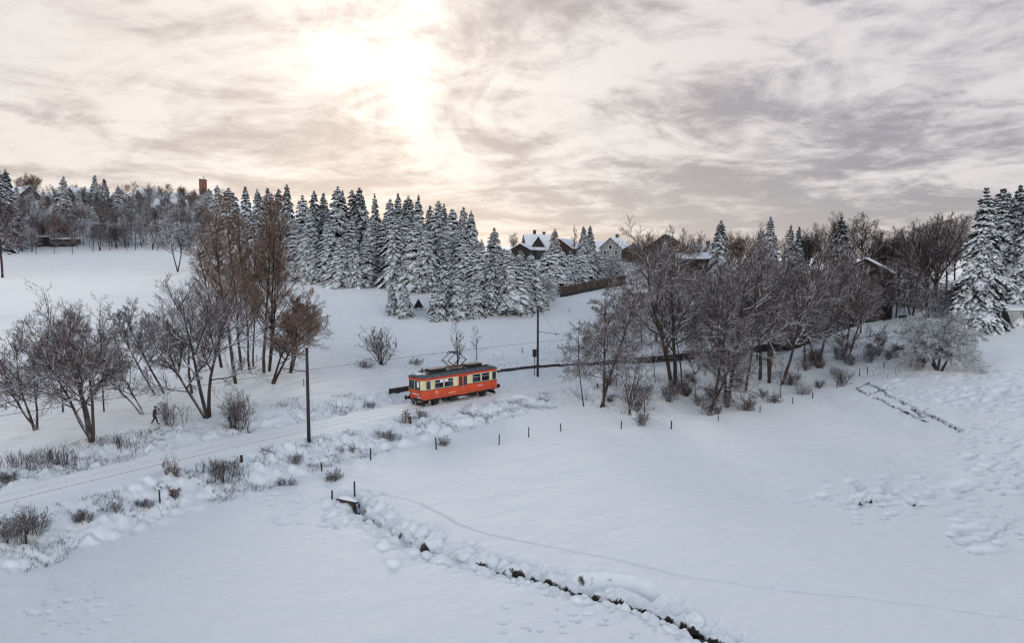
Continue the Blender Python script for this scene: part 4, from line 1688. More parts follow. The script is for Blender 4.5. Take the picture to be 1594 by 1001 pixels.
def building(name, label, cat, px, D, base, eave, ridge, L, W, rz, wall, chims=(), wins=(), roofmat='snow', z0=None, over=.35, dormer=None):
    """base/eave/ridge are metres above sea level of the scene; ridge runs along local x"""
    x, y, _ = raypt(px, 500, D)
    root = empty(name, (x, y, base), R(rz), label, cat)
    e, r = eave - base, ridge - base
    hl, hw = L / 2, W / 2
    MB().add([(-hl, -hw, -3), (hl, -hw, -3), (hl, hw, -3), (-hl, hw, -3), (-hl, -hw, e), (hl, -hw, e), (hl, hw, e), (-hl, hw, e), (-hl, 0, r), (hl, 0, r)],
             [(0, 3, 2, 1), (0, 1, 5, 4), (2, 3, 7, 6), (1, 2, 6, 9, 5), (3, 0, 4, 8, 7), (4, 5, 9, 8), (6, 7, 8, 9)]).build('wall', wall, root)
    sl_ = (r - e) / hw
    ro = MB()
    t = .28
    for sy in (-1, 1):
        a = (hl + over)
        yo, zo = sy * (hw + over), e - sl_ * over
        ro.add([(-a, 0, r + .03), (a, 0, r + .03), (a, yo, zo + .03), (-a, yo, zo + .03), (-a, 0, r + t), (a, 0, r + t), (a, yo, zo + t), (-a, yo, zo + t)],
               [(0, 1, 2, 3), (4, 7, 6, 5), (0, 4, 5, 1), (1, 5, 6, 2), (2, 6, 7, 3), (3, 7, 4, 0)])
    roof = ro.build('roof', M[roofmat], root)
    ed = MB()
    for sy in (-1, 1):
        for e_ in (-1, 1):
            a = e_ * (hl + over)
            x0_, x1_ = sorted((a, a + e_ * .06))
            yo, zo = sy * (hw + over), e - sl_ * over
            ed.add([(x0_, 0, r - .10), (x1_, 0, r - .10), (x1_, yo, zo - .10), (x0_, yo, zo - .10), (x0_, 0, r + .10), (x1_, 0, r + .10), (x1_, yo, zo + .10), (x0_, yo, zo + .10)],
                   [(0, 1, 2, 3), (4, 7, 6, 5), (0, 4, 5, 1), (1, 5, 6, 2), (2, 6, 7, 3), (3, 7, 4, 0)])
    ed.build('verge_board', M['darkwood'], roof)
    for cx_, cy_, ch in chims:
        c = MB().box(cx_ - .35, cx_ + .35, cy_ - .35, cy_ + .35, r - 1.5, r + ch)
        c.box(cx_ - .42, cx_ + .42, cy_ - .42, cy_ + .42, r + ch + .002, r + ch + .10)
        c.build('chimney', M['chim'], roof)
    for face, u, z, w, h in wins:      # face: 'x+','x-','y-'
        wm, fm = MB(), MB()
        if face[0] == 'x':
            s_ = 1 if face[1] == '+' else -1
            xa, xb = sorted((s_ * (hl - .02), s_ * (hl + .03)))
            wm.box(xa, xb, u - w / 2, u + w / 2, z, z + h)
            xa, xb = sorted((s_ * (hl - .02), s_ * (hl + .07)))
            for q in ((u - w / 2 - .1, u - w / 2, z - .1, z + h + .1), (u + w / 2, u + w / 2 + .1, z - .1, z + h + .1), (u - w / 2, u + w / 2, z - .1, z), (u - w / 2, u + w / 2, z + h, z + h + .1)):
                fm.box(xa, xb, *q)
        else:
            wm.box(u - w / 2, u + w / 2, -hw - .03, -hw + .02, z, z + h)
            for q in ((u - w / 2 - .1, u - w / 2, z - .1, z + h + .1), (u + w / 2, u + w / 2 + .1, z - .1, z + h + .1), (u - w / 2, u + w / 2, z - .1, z), (u - w / 2, u + w / 2, z + h, z + h + .1)):
                fm.box(q[0], q[1], -hw - .07, -hw + .02, q[2], q[3])
        wo = wm.build('window', M['glass'], root)
        fm.build('window_frame', M['white'], wo)
    if dormer:
        dx, dw, dh = dormer
        d = MB()
        zb = e + .5
        yb = -hw + .25
        d.add([(dx - dw, yb, zb), (dx + dw, yb, zb), (dx, yb, zb + dh), (dx - dw, 0, zb), (dx + dw, 0, zb), (dx, 0, zb + dh)],
              [(0, 1, 2), (3, 5, 4), (0, 2, 5, 3), (1, 4, 5, 2), (0, 3, 4, 1)])
        dm = d.build('dormer', M['darkwood'], root)
        d2 = MB()
        for sx in (-1, 1):
            d2.add([(dx, yb - .3, zb + dh + .02), (dx + sx * (dw + .3), yb - .3, zb - .28), (dx + sx * (dw + .3), .3, zb - .28), (dx, .3, zb + dh + .02),
                    (dx, yb - .3, zb + dh + .3), (dx + sx * (dw + .3), yb - .3, zb), (dx + sx * (dw + .3), .3, zb), (dx, .3, zb + dh + .3)],
                   [(0, 1, 2, 3), (4, 7, 6, 5), (0, 4, 5, 1), (1, 5, 6, 2), (2, 6, 7, 3), (3, 7, 4, 0)])
        d2.build('dormer_roof', M['snow'], dm)
    return root


def zat(py, D):
    return raypt(797, py, D)[2]


D = 205.0
building('house', 'dark slate house with steep snowy roof, dormer and two chimneys above the spruce row', 'house', 836, D, zat(398, D), zat(388, D), zat(366, D), 7.6, 7.6, 14, M['slate'],
         [(-.7, .5, 1.4), (2.1, .3, .9)], [('y-', -2.2, 0.6, .9, 1.2), ('y-', 1.8, .6, .9, 1.2)], dormer=(-.8, 2.1, 3.1))
building('house', 'low dark gable house end directly left of the slate house with the dormer', 'house', 815, D - 6, zat(402, D), zat(389, D), zat(381, D), 5, 5.5, 68, M['darkwood'])
building('house', 'reddish dark gable house between the slate house and the twin topped spruce', 'house', 880, D + 4, zat(398, D), zat(386, D), zat(372, D), 8, 7.5, 60, M['redbrown'], [], [('x-', 0, 1, 1, 1.2)])
building('house', 'white roofed house hidden right behind the twin topped spruce', 'house', 933, D + 14, zat(398, D), zat(390, D), zat(374, D), 9, 9, 4, M['plaster'])
building('house', 'grey gabled house with one attic window and dark chimney on the ridge', 'house', 957, D, zat(402, D), zat(386, D), zat(371, D), 7, 6.6, 58, M['plaster'],
         [(1.6, .3, 1.2)], [('x-', .1, 2.6, .9, 1.1), ('x-', -1.7, 1.0, .8, 1.1), ('x-', 1.7, 1.0, .8, 1.1)])
building('house', 'low dark roofed outbuilding right of the grey gabled house', 'house', 990, D - 4, zat(402, D), zat(389, D), zat(381, D), 6.5, 6, 62, M['darkwood'])
D = 170.0
building('house', 'tall red brown gabled barn among the bare trees on the ridge', 'barn', 1037, D, zat(400, D), zat(386, D), zat(367, D), 9, 8.5, 70, M['redbrown'], [], [('x-', 0, 2.0, .9, 1.2)], roofmat='darkwood')
building('house', 'snowy roofed house left of the dark spruce on the right ridge', 'house', 1092, D + 20, zat(404, D), zat(394, D), zat(378, D), 7, 8, 6, M['plaster'], [(1.2, -.4, 1.0)])
building('house', 'long low house with snowed roof at the foot of the right ridge', 'house', 1085, D - 12, zat(410, D), zat(403, D), zat(396, D), 11, 6, 6, M['darkwood'])
D = 135.0
building('house', 'dark timber chalet with white roof edge inside the right hand wood', 'house', 1346, D, zat(470, D), zat(424, D), zat(403, D), 10, 9, 60, M['darkwood'],
         [], [('x-', -1.6, 2.2, 1.1, 1.2), ('x-', 1.6, 2.2, 1.1, 1.2)])
D = 113.0
building('shed', 'grey plank shed under the tallest snowy spruce at the right edge', 'shed', 1563, D + 3, zat(509, D), zat(482, D), zat(472, D), 7, 4.5, 4, M['plaster'], [], [('y-', -2.4, .3, .5, 1.8)])
D = 300.0
building('house', 'village house with steep snowy roof behind the left hillside trees', 'house', 42, D, zat(325, D), zat(311, D), zat(291, D), 16, 11, -30, M['redbrown'], [], [('x-', 0, 3, 1, 1.3)])
building('house', 'red brown gable house right of the tall snowy hillside spruce', 'house', 136, D - 10, zat(330, D), zat(314, D), zat(297, D), 8, 9, 60, M['redbrown'])
building('house', 'gabled end of the long snow roofed hall left of the brick tower', 'hall', 240, D, zat(325, D), zat(309, D), zat(297, D), 8, 9, 50, M['slate'])
building('house', 'long snow roofed hall between its gable and the brick tower', 'hall', 281, D + 6, zat(325, D), zat(309, D), zat(299, D), 18, 9, -4, M['plaster'], [], [('y-', q, 2, 1.2, 1.4) for q in (-6, -3, 0, 3, 6)])
building('house', 'flat ochre annex at the foot of the brick tower', 'annex', 312, D + 2, zat(325, D), zat(305, D), zat(302.5, D), 9, 8, 3, plain('ochre_plaster', (.22, .18, .12), .8, .2, 1.0))


def tower():
    D_ = 304.0
    x, y, _ = raypt(323.5, 500, D_)
    b, t = zat(330, D_), zat(280, D_)
    root = empty('brick_tower', (x, y, b), R(8), 'square red brick tower with a small antenna above the left hillside', 'tower')
    MB().box(-1.25, 1.25, -1.25, 1.25, -3, t - b).build('wall', M['brick'], root)
    c = MB().box(-1.33, 1.33, -1.33, 1.33, t - b + .003, t - b + .28)
    c.build('coping', M['chim'], root)
    MB().box(-1.2, 1.2, -1.2, 1.2, t - b + .283, t - b + .42).build('snow_cap', M['snow'], root)
    a = MB().tube([(.4, 0, t - b), (.4, 0, t - b + 1.9)], .07, 6)
    a.tube([(-.2, 0, t - b + 1.35), (1.0, 0, t - b + 1.35)], .06, 6)
    a.build('antenna', M['black'], root)
    w = MB()
    MB().box(-.25, .25, -1.30, -1.2, t - b - 2.2, t - b - 1.0).build('window', M['glass'], root)


tower()


def shed(label, px, base, w, h, d, rz, mat, name='shed'):
    x, y = gp(px, base)
    z = hz(x, y)
    root = empty(name, (x, y, z), R(rz), label, 'shed')
    MB().box(-w / 2, w / 2, -d / 2, d / 2, -1.0, h).build('wall', mat, root)
    MB().add([(-w / 2 - .3, -d / 2 - .3, h - .05), (w / 2 + .3, -d / 2 - .3, h - .05), (w / 2 + .3, d / 2 + .3, h + .45), (-w / 2 - .3, d / 2 + .3, h + .45),
              (-w / 2 - .3, -d / 2 - .3, h + .3), (w / 2 + .3, -d / 2 - .3, h + .3), (w / 2 + .3, d / 2 + .3, h + .8), (-w / 2 - .3, d / 2 + .3, h + .8)],
             [(0, 3, 2, 1), (4, 5, 6, 7), (0, 1, 5, 4), (1, 2, 6, 5), (2, 3, 7, 6), (3, 0, 4, 7)]).build('roof', M['snow'], root, .1)
    dr = MB().box(-w * .2, w * .05, -d / 2 - .05, -d / 2 + .02, 0, h * .8).build('door', M['black'], root)


shed('small dark garden shed under the left hillside trees', 76, 382, 5.5, 2.7, 4, 4, M['darkwood'])
shed('low wide snow covered shed right of the small garden shed', 103, 382, 7, 2.0, 4, -3, M['redbrown'])


def aframe():
    x, y = gp(652, 482)
    z = hz(x, y)
    root = empty('feeding_hut', (x, y, z), R(15), 'tiny dark A-frame feeding hut on the snow slope between spruces', 'hut')
    MB().add([(-.75, -.5, .35), (.75, -.5, .35), (0, -.5, 1.75), (-.75, .5, .35), (.75, .5, .35), (0, .5, 1.75)],
             [(0, 1, 2), (3, 5, 4), (0, 3, 4, 1)]).build('body', M['darkwood'], root)
    for sx in (-1, 1):
        MB().add([(0, -.7, 1.80), (sx * .92, -.7, .22), (sx * .92, .7, .22), (0, .7, 1.80), (0, -.7, 1.96), (sx * 1.02, -.7, .24), (sx * 1.02, .7, .24), (0, .7, 1.96)],
                 [(0, 1, 2, 3), (4, 7, 6, 5), (0, 4, 5, 1), (1, 5, 6, 2), (2, 6, 7, 3), (3, 7, 4, 0)]).build('roof_board', M['darkwood'] if sx < 0 else M['snow'], root)
    for sx in (-.5, .5):
        MB().box(sx - .05, sx + .05, -.05, .05, -.3, .36).build('leg', M['darkwood'], root)


aframe()


# wooden fence lines and the brown hedge bank
def rail_fence(label, pts, h, mat, step=3.0, rails=2, cat='fence'):
    P_ = []
    for (a, b), (c, d) in zip(pts[:-1], pts[1:]):
        n = max(1, int(math.hypot(c - a, d - b) / step))
        P_ += [(a + (c - a) * i / n, b + (d - b) * i / n) for i in range(n)]
    P_.append(pts[-1])
    ox, oy = P_[0]
    root = empty('rail_fence', (ox, oy, hz(ox, oy)), 0, label, cat)
    oz = hz(ox, oy)
    top = []
    for x, y in P_:
        z = hz(x, y) - oz
        MB().box(x - ox - .06, x - ox + .06, y - oy - .06, y - oy + .06, z - .3, z + h).build('post', mat, root)
        top.append((x - ox, y - oy, z))
    for k_ in range(rails):
        zz = h * (.9 - .42 * k_)
        MB().tube([(a, b - .09, c + zz) for a, b, c in top], .06, 5).build('rail', mat, root)


rail_fence('long dark rail fence below the left hillside trees', [gp(40, 384), gp(120, 386), gp(200, 385), gp(262, 386)], 1.5, M['wall'], 4.0)
rail_fence('short snow topped rail fence in front of the parked car at the right', [gp(1402, 463), gp(1440, 461), gp(1478, 458)], 1.3, M['wall'], 2.2)
rail_fence('rail fence along the wood at the right of the dark chalet', [gp(1352, 490), gp(1372, 486)], 1.2, M['wall'], 1.5, 3)


def parked_car():
    x, y, _ = raypt(1441, 500, 146)
    z = hz(x, y)
    root = empty('parked_car', (x, y, z), R(6), 'red parked car under a thick snow cover between the bare trees', 'car')
    red = paint('car_red', (.20, .022, .02))
    prof = [(-2.1, .35), (2.1, .35), (2.15, .85), (1.2, .95), (.7, 1.42), (-1.0, 1.45), (-1.75, .98), (-2.15, .9)]
    vs = [(a, -.82, b) for a, b in prof] + [(a, .82, b) for a, b in prof]
    n = len(prof)
    MB().add(vs, [tuple(range(n)), tuple(reversed(range(n, 2 * n)))] + [(i, n + i, n + (i + 1) % n, (i + 1) % n) for i in range(n)]).build('body', red, root, .06)
    pr = [(-.95, 1.0), (1.0, 1.0), (.62, 1.36), (-.92, 1.38)]
    for s_ in (-1, 1):
        ya, yb = sorted((s_ * .815, s_ * .835))
        vs = [(a, ya, b) for a, b in pr] + [(a, yb, b) for a, b in pr]
        MB().add(vs, [(0, 1, 2, 3), (7, 6, 5, 4)] + [(i, 4 + i, 4 + (i + 1) % 4, (i + 1) % 4) for i in range(4)]).build('side_window', M['glass'], root)
        for X in (-1.35, 1.35):
            MB().tube([(X, s_ * .66, .32), (X, s_ * .85, .32)], .32, 14).build('wheel', M['black'], root)
    MB().box(-1.1, .75, -.76, .76, 1.455, 1.66).build('roof_snow', M['snow'], root, .08)
    MB().box(1.22, 2.1, -.76, .76, .955, 1.08).build('bonnet_snow', M['snow'], root, .05)


parked_car()

# ------------------------------------------------------------------ foreground bare trees, left of the railcar
GL = 'bare trees on the bank left of the railcar'
S1 = ((0, 0, 1.0),)
bare('bare tree at the left edge whose trunk leans left over the slope', 58, 668, 497, stems=((-.45, .1, 1.0), (-.75, -.1, .8), (.0, .2, .85)), group=GL, thin=.9)
bare('four stemmed black tree standing lowest on the bank at the left', 143, 691, 470, stems=((-.55, -.05, .95), (-.22, .05, .95), (-.05, 0, 1.0), (.10, .05, 1.0)), group=GL, rad=.17)
bare('tall thin sapling rising highest above the left hand tree group', 98, 640, 441, 'sapling', group=GL, rad=.10)
bare('second thin sapling top between the four stemmed tree and the leaning pair', 162, 640, 460, 'sapling', group=GL, rad=.09)
bare('bare tree with a low trunk slanting up to the left behind the walker', 222, 645, 510, stems=((-.95, .1, 1.0), (-.7, .15, .8)), group=GL, thin=.8)
bare('leaning pair of trunks slanting left above the walker', 255, 613, 455, stems=((-.42, 0, 1.0), (-.75, .1, .9, -.9)), group=GL)
bare('big single trunk right of the walker forking into two snowy limbs', 325, 652, 425, stems=((-.28, .05, 1.0), (-.05, .05, .98), (-.55, .15, .8)), rad=.21, group=GL)
bare('smaller dark tree close behind the big forked trunk', 299, 612, 440, stems=((-.2, 0, 1.0),), group=GL, thin=.9)
GA = 'tall brown alders in the row left of the railcar'
for lab, px, b, t, st, sd in [
        ('tall brown alder nearest the big forked trunk, tallest at the left of its row', 367, 597, 292, ((-.10, 0, 1.0),), .22),
        ('tall brown alder with a trunk leaning slightly left, behind the nearest one', 377, 578, 300, ((-.16, .05, 1.0),), .20),
        ('slim brown alder in the middle of the alder row left of the gap', 388, 576, 320, ((-.05, 0, 1.0),), .16),
        ('thin brown alder at the right of the trunk row gap', 394, 571, 340, ((.03, 0, 1.0),), .13),
        ('tall straight brown alder right of the gap in the trunk row', 411, 580, 287, ((.02, 0, 1.0),), .21),
        ('twin stemmed brown alder at the right end of the alder row', 420, 578, 300, ((.06, 0, 1.0), (.12, .05, .9)), .19)]:
    bare(lab, px, b, t, 'tall', 'brown', st, group=GA, rad=sd)
bare('dark tree leaning to the right toward the first wooden pole', 424, 597, 452, stems=((.50, 0, 1.0), (.30, .2, .8)), rad=.19, bark='brown', group=GL)
bare('low brown tree beyond the alders reaching toward the open slope', 452, 578, 440, 'spread', 'brown', ((.18, 0, 1.0), (.4, 0, .9)), group=GL)
bare('slender brown tree between the alders and the spruce stand', 345, 572, 360, 'tall', 'brown', ((-.12, 0, 1.0),), group=GL)
bare('snowy fruit tree alone at the edge of the upper left field', 277, 423, 335, 'spread', 'frost', ((-.2, 0, 1.0), (.2, 0, .9)), group='trees around the upper field')
bare('pair of dark trunks at the far left edge of the upper field', 4, 432, 300, 'spread', 'snowy', ((-.05, 0, 1.0), (.06, 0, .95)), group='trees around the upper field')

# centre
bare('round leafless bush standing alone on the slope left of the railcar', 594, 568, 501, 'bush', 'snowy',
     tuple((math.cos(a) * l, math.sin(a) * l, s) for a, l, s in [(0, .15, 1), (1, .5, .95), (2, .6, .9), (3, .7, .95), (4, .5, .95), (5, .6, .9), (6, .75, .85), (2.5, .2, 1.0), (3.5, .35, 1.0), (5.5, .2, .97)]),
     group='lone shrubs on the slope', name='bush', cat='bush', rad=.07)
bare('slim bare tree directly behind the railcar pantograph', 712, 569, 497, 'sapling', 'snowy', ((0, 0, 1.0), (.15, 0, .7)), name='bare_tree', rad=.09)
bare('thinner bare tree just right of the pantograph', 742, 562, 507, 'sapling', 'snowy', name='bare_tree', rad=.07, thin=.8)

# ------------------------------------------------------------------ right hand wood, front row
GR = 'bare trees in the right hand wood'
bare('forked black tree at the left end of the right hand wood', 937, 635, 440, 'layer', 'snowy', ((.22, .05, 1.0), (.02, .05, .92)), rad=.20, group=GR, thin=1.0)
bare('slim sapling standing left of the forked black tree', 909, 633, 500, 'layer', 'snowy', ((-.12, 0, 1.0),), rad=.08, group=GR, thin=.8)
bare('thicket sapling with two stems right of the forked black tree', 982, 645, 520, 'bush', 'snowy', ((.1, 0, 1.0), (-.1, 0, .95), (.25, 0, .8)), group=GR, rad=.06)
bare('straight single trunk with a wide fan crown in the middle of the wood', 1047, 617, 352, 'spread', 'snowy', ((-.06, 0, 1.0), (.05, .03, .95)), rad=.30, group=GR)
bare('tree with one bough bent low to the right behind the wide fan crown', 1064, 603, 450, 'spread', 'snowy', ((.0, 0, 1.0), (.8, 0, .7)), rad=.12, group=GR)
bare('short trunk leaning right at the lower edge of the wood', 1106, 640, 455, 'layer', 'snowy', ((.12, 0, 1.0), (.4, -.1, .8)), rad=.20, group=GR)
bare('thick black trunk with drooping snowy branches at the wood edge', 1132, 627, 385, 'spread', 'snowy', ((.08, 0, 1.0), (-.05, .1, .9)), rad=.27, group=GR)
bare('tree behind the thick black trunk, branches swept right', 1160, 612, 350, 'spread', 'snowy', ((.15, 0, 1.0),), rad=.2, group=GR)
for px, b, t, st in [(1003, 655, 590, 's'), (1020, 600, 500, 's'), (960, 600, 470, 'l'), (1082, 628, 560, 's'), (1215, 620, 560, 's'), (1240, 612, 555, 's')]:
    bare('thin sapling among the undergrowth of the right hand wood', px, b, t, 'sapling' if st == 's' else 'layer', 'snowy', group='undergrowth saplings of the right hand wood', thin=.8, rad=.06)
for lab, px, b, t, kind, bk, st in [
        ('dark trunk by the low wall with a steep crown, left of the trunk cluster', 1183, 592, 372, 'spread', 'snowy', ((.05, 0, 1.0),)),
        ('cluster trunk leaning left in the group of straight stems at the wall', 1199, 597, 380, 'spread', 'snowy', ((.12, 0, 1.0), (-.1, 0, .9))),
        ('rightmost straight stem of the trunk cluster at the wall', 1217, 600, 400, 'spread', 'snowy', ((.25, 0, 1.0),)),
        ('tree leaning right with long snowy boughs, above the meadow fence end', 1276, 573, 405, 'spread', 'snowy', ((.25, 0, 1.0), (-.2, 0, .8))),
        ('snowy tree with arching boughs near the right end of the low wall', 1317, 560, 395, 'spread', 'snowy', ((.1, 0, 1.0), (.35, 0, .8)))]:
    bare(lab, px, b, t, kind, bk, st, group=GR)
bare('small snowy fruit tree alone on the meadow near the right edge', 1459, 577, 462, 'weep', 'frost', ((-.35, 0, 1.0), (.45, .05, .9, .5), (-.7, .1, .9), (.15, .1, 1.0)), rad=.19, thin=1.15)

# prototypes for the woods farther back; every copy is an object of its own
PROTO = {}
for i in range(4):
    PROTO['spread', i] = tree_meshes(300 + i, 'spread', 14, ((.05 * (i - 1.5), 0, 1.0), (.25 - .12 * i, .1, .9)) if i % 2 else ((.08, 0, 1.0),), far=1.45, thin=.8)
    PROTO['tall', i] = tree_meshes(320 + i, 'tall', 18, ((.03 * i, 0, 1.0),), far=1.45, thin=.8)
    PROTO['weep', i] = tree_meshes(340 + i, 'weep', 10, ((.1, 0, 1.0), (-.25, .1, .9)), far=1.6, thin=.8)
    PROTO['fan', i] = tree_meshes(380 + i, 'fan', 15, ((.06 * (i - 1), 0, 1.0), (.2, .05, .95)) if i % 2 else ((.04, 0, 1.0),), far=1.5, thin=.85)
    PROTO['layer', i] = tree_meshes(360 + i, 'layer', 15, ((.04, 0, 1.0),), far=1.45, thin=.8)
PH = {'spread': 14.0, 'tall': 18.0, 'weep': 10.0, 'layer': 15.0, 'fan': 15.0}
PM = {'fan': BARK['brown'], 'spread': BARK['snowy'], 'tall': BARK['brown'], 'weep': BARK['frost'], 'layer': BARK['snowy']}
rngW = random.Random(77)


def copy_bare(label, px, D, top, kind, group, mats=None, hrange=None):
    x, y, z, H = spot(px, None, top, D)
    if hrange:
        H = min(max(H, hrange[0]), hrange[1])
    s = H / PH[kind]
    return put_tree('bare_tree', 'tree', label, (x, y, z), PROTO[kind, rngW.randrange(4)], mats or PM[kind],
                    (s * rngW.uniform(.85, 1.15), s * rngW.uniform(.85, 1.15), s), rngW.uniform(0, 6.28), group)


# wood behind the low wall, from the barn to the tall spruces
gm = 'leafless trees massed behind the low wall'
lab = 'leafless tree in the dense wood behind the low wall'
for px, D, t, k in [(1000, 122, 425, 'layer'), (975, 118, 455, 'layer'), (1022, 128, 372, 'tall'), (1050, 130, 400, 'spread'), (1080, 128, 405, 'spread'), (1105, 126, 415, 'tall'),
                    (1130, 130, 400, 'spread'), (1150, 124, 410, 'tall'), (1172, 128, 405, 'spread'), (1195, 132, 395, 'tall'), (1215, 126, 405, 'spread'), (1240, 130, 390, 'tall'),
                    (1262, 124, 380, 'spread'), (1285, 130, 372, 'spread'), (1305, 124, 385, 'layer'), (1328, 128, 395, 'spread'), (1352, 122, 420, 'spread'), (1376, 126, 410, 'layer'),
                    (1395, 130, 400, 'spread'), (1420, 126, 395, 'weep'), (1445, 124, 420, 'weep'), (1468, 128, 425, 'weep'), (1485, 122, 440, 'weep'), (1440, 116, 445, 'spread'),
                    (1120, 114, 430, 'spread'), (1180, 115, 425, 'layer'), (1235, 114, 420, 'spread'), (1290, 116, 420, 'spread'), (1340, 116, 425, 'spread'), (1255, 106, 450, 'spread'), (1205, 108, 440, 'layer'),
                    (1148, 106, 430, 'spread'), (1090, 108, 420, 'layer'), (1040, 112, 430, 'layer')]:
    copy_bare(lab, px, D + rngW.uniform(-2, 2), t, k, gm, mats=BARK[rngW.choice(['mixed', 'mixed', 'snowy', 'mixed'])])
gs = 'leafless treetops along the right skyline'
lab = 'tall leafless tree of the skyline row right of the barn'
for px, D, t in [(1010, 168, 350), (1030, 172, 356), (1065, 166, 348), (1085, 170, 352), (1060, 158, 360), (1130, 170, 352), (1150, 166, 350), (1165, 172, 355), (1215, 168, 358),
                 (1255, 160, 345), (1268, 158, 338), (1285, 155, 330), (1300, 157, 322), (1318, 153, 320), (1335, 156, 330), (1350, 158, 340), (1362, 152, 346), (1380, 158, 350), (1395, 154, 345),
                 (1408, 156, 338), (1425, 150, 328), (1442, 152, 322), (1455, 148, 320), (1470, 152, 328), (1484, 150, 340)]:
    k = rngW.choice(['fan', 'spread', 'fan', 'tall'])
    copy_bare(lab, px, D, t, k, gs, mats=BARK['brown'] if px < 1240 else BARK['mixed'])
bare('fan shaped leafless treetop left of the tall right hand spruces', 1446, None, 318, 'fan', 'snowy', ((-.05, 0, 1), (.1, 0, 1)), D=140, group=gs, thin=1.0, far=1.5)
copy_bare('pale slender birch with hanging twigs left of the twin topped spruce', 893, 205, 348, 'tall', None)
copy_bare('round bare crown rising left of the slate house', 797, 208, 361, 'spread', None)
copy_bare('brown twiggy tree covering the left end of the spruce row', 845, 138, 415, 'weep', None)
for px, D, t in [(925, 165, 398), (948, 160, 402), (970, 158, 400), (990, 152, 405), (1008, 150, 398), (985, 142, 420), (955, 146, 425)]:
    copy_bare('frosted tree of the thicket at the right end of the spruce row', px, D, t, 'layer', 'frosted thicket at the right end of the spruce row')

# undergrowth among the trunks of the right hand wood
PROTO_B = [tree_meshes(400 + i, 'bush', 3.2, tuple((.35 * math.cos(a * 1.9 + i), .35 * math.sin(a * 1.9 + i), .65 + .35 * ((a * .37) % 1)) for a in range(9 + 2 * i)), .035, 1.15, .9) for i in range(4)]
for i in range(52):
    if i < 34:
        px = 890 + 440 * rngW.random() ** .7
        lo = 640 - max(0, px - 1120) * .22
        py = rngW.uniform(lo - 45, lo + 8)
    else:
        px = rngW.uniform(1300, 1440)
        py = rngW.uniform(528, 572)
    x, y = gp(px, py)
    if abs(float(track_sd(np.array([x]), np.array([y]))[0])) < 3.2:
        continue
    s_ = rngW.uniform(.4, 1.1)
    put_tree('shrub', 'shrub', 'leafless shrub of the undergrowth between the trunks of the right hand wood', (x, y, hz(x, y) - .05), rngW.choice(PROTO_B),
             BARK[rngW.choice(['snowy', 'mixed', 'snowy'])], (s_ * 1.15, s_ * 1.15, s_), rngW.uniform(0, 6.28), 'undergrowth shrubs of the right hand wood')

# hillside wood at the upper left
gh = 'leafless trees covering the upper left hillside'
lab = 'frosted leafless tree on the wooded hillside below the village houses'
row = 0
for D, z0, tops, n in [(222, 0, 345, 27), (232, 0, 338, 26), (244, 0, 330, 24), (257, 0, 320, 24), (270, 0, 312, 24), (284, 0, 304, 20)]:
    for i in range(n):
        px = -12 + 350 * (i + .5 + rngW.uniform(-.4, .4)) / n
        k = rngW.choice(['spread', 'fan', 'layer', 'weep', 'spread'])
        t = tops + rngW.uniform(-12, 14)
        if row > 2 and 205 < px < 320:
            t += 12
        copy_bare(lab, px, D + rngW.uniform(-5, 5), t, k, gh, mats=BARK[rngW.choice(['snowy', 'mixed', 'frost', 'brown', 'snowy'])], hrange=(9, 20))
    row += 1
for px, D, t in [(54, 300, 264), (66, 303, 266), (128, 296, 282), (43, 305, 270)]:
    copy_bare('round brown leafless crown on the skyline behind the left village house', px, D, t, 'fan', 'brown crowns behind the left village house', mats=BARK['brown'])
for px, t in [(62, 350), (90, 352), (118, 350), (150, 350), (176, 352), (203, 348), (232, 350), (250, 355), (35, 350)]:
    copy_bare('slim frosted tree standing along the rail fence below the hillside', px, 216 + rngW.uniform(-3, 3), t, 'layer', 'slim trees along the hillside rail fence')

# ------------------------------------------------------------------ spruces
spruce('dark tall spruce at the far left edge of the hillside', -2, None, 241, 216, 1.45, 'spruce_dark')
spruce('spruce just right of the dark edge spruce at the far left', 19, None, 260, 224, 1.3, 'spruce_dark')
spruce('broad snowy spruce alone on the left hillside under the skyline', 108, None, 272, 262, 1.05)
spruce('left of the two pointed spruces on the left skyline', 157, None, 270, 285, .9, 'spruce_dark')
spruce('right of the two pointed spruces on the left skyline', 174, None, 276, 282, .9, 'spruce_dark')
spruce('bushy dark spruce below the two pointed skyline spruces', 195, None, 287, 262, 1.15, 'spruce_dark')
spruce('small dark spruce in front of the long snow roofed hall', 290, None, 297, 285, .9, 'spruce_dark')
spruce('snowy spruce hiding the foot of the brick tower', 333, None, 292, 270, 1.1)
for px, D_, t in [(36, 275, 288), (78, 270, 293), (132, 268, 296), (216, 270, 300), (238, 262, 306), (263, 275, 298), (306, 280, 300), (346, 250, 286), (356, 235, 296), (60, 250, 318), (150, 245, 318), (285, 250, 322)]:
    spruce('snowy spruce scattered between the leafless trees of the left hillside', px, None, t, D_, .9, 'spruce', 'spruces scattered in the left hillside wood')
GB = 'spruces of the back row of the hillside stand'
ordn = ['first', 'second', 'third', 'fourth', 'fifth', 'sixth', 'seventh', 'eighth', 'ninth', 'tenth', 'eleventh', 'twelfth', 'thirteenth', 'fourteenth', 'fifteenth', 'sixteenth',
        'seventeenth', 'eighteenth', 'nineteenth', 'twentieth', 'twenty first', 'twenty second', 'twenty third', 'twenty fourth', 'twenty fifth', 'twenty sixth', 'twenty seventh', 'twenty eighth']
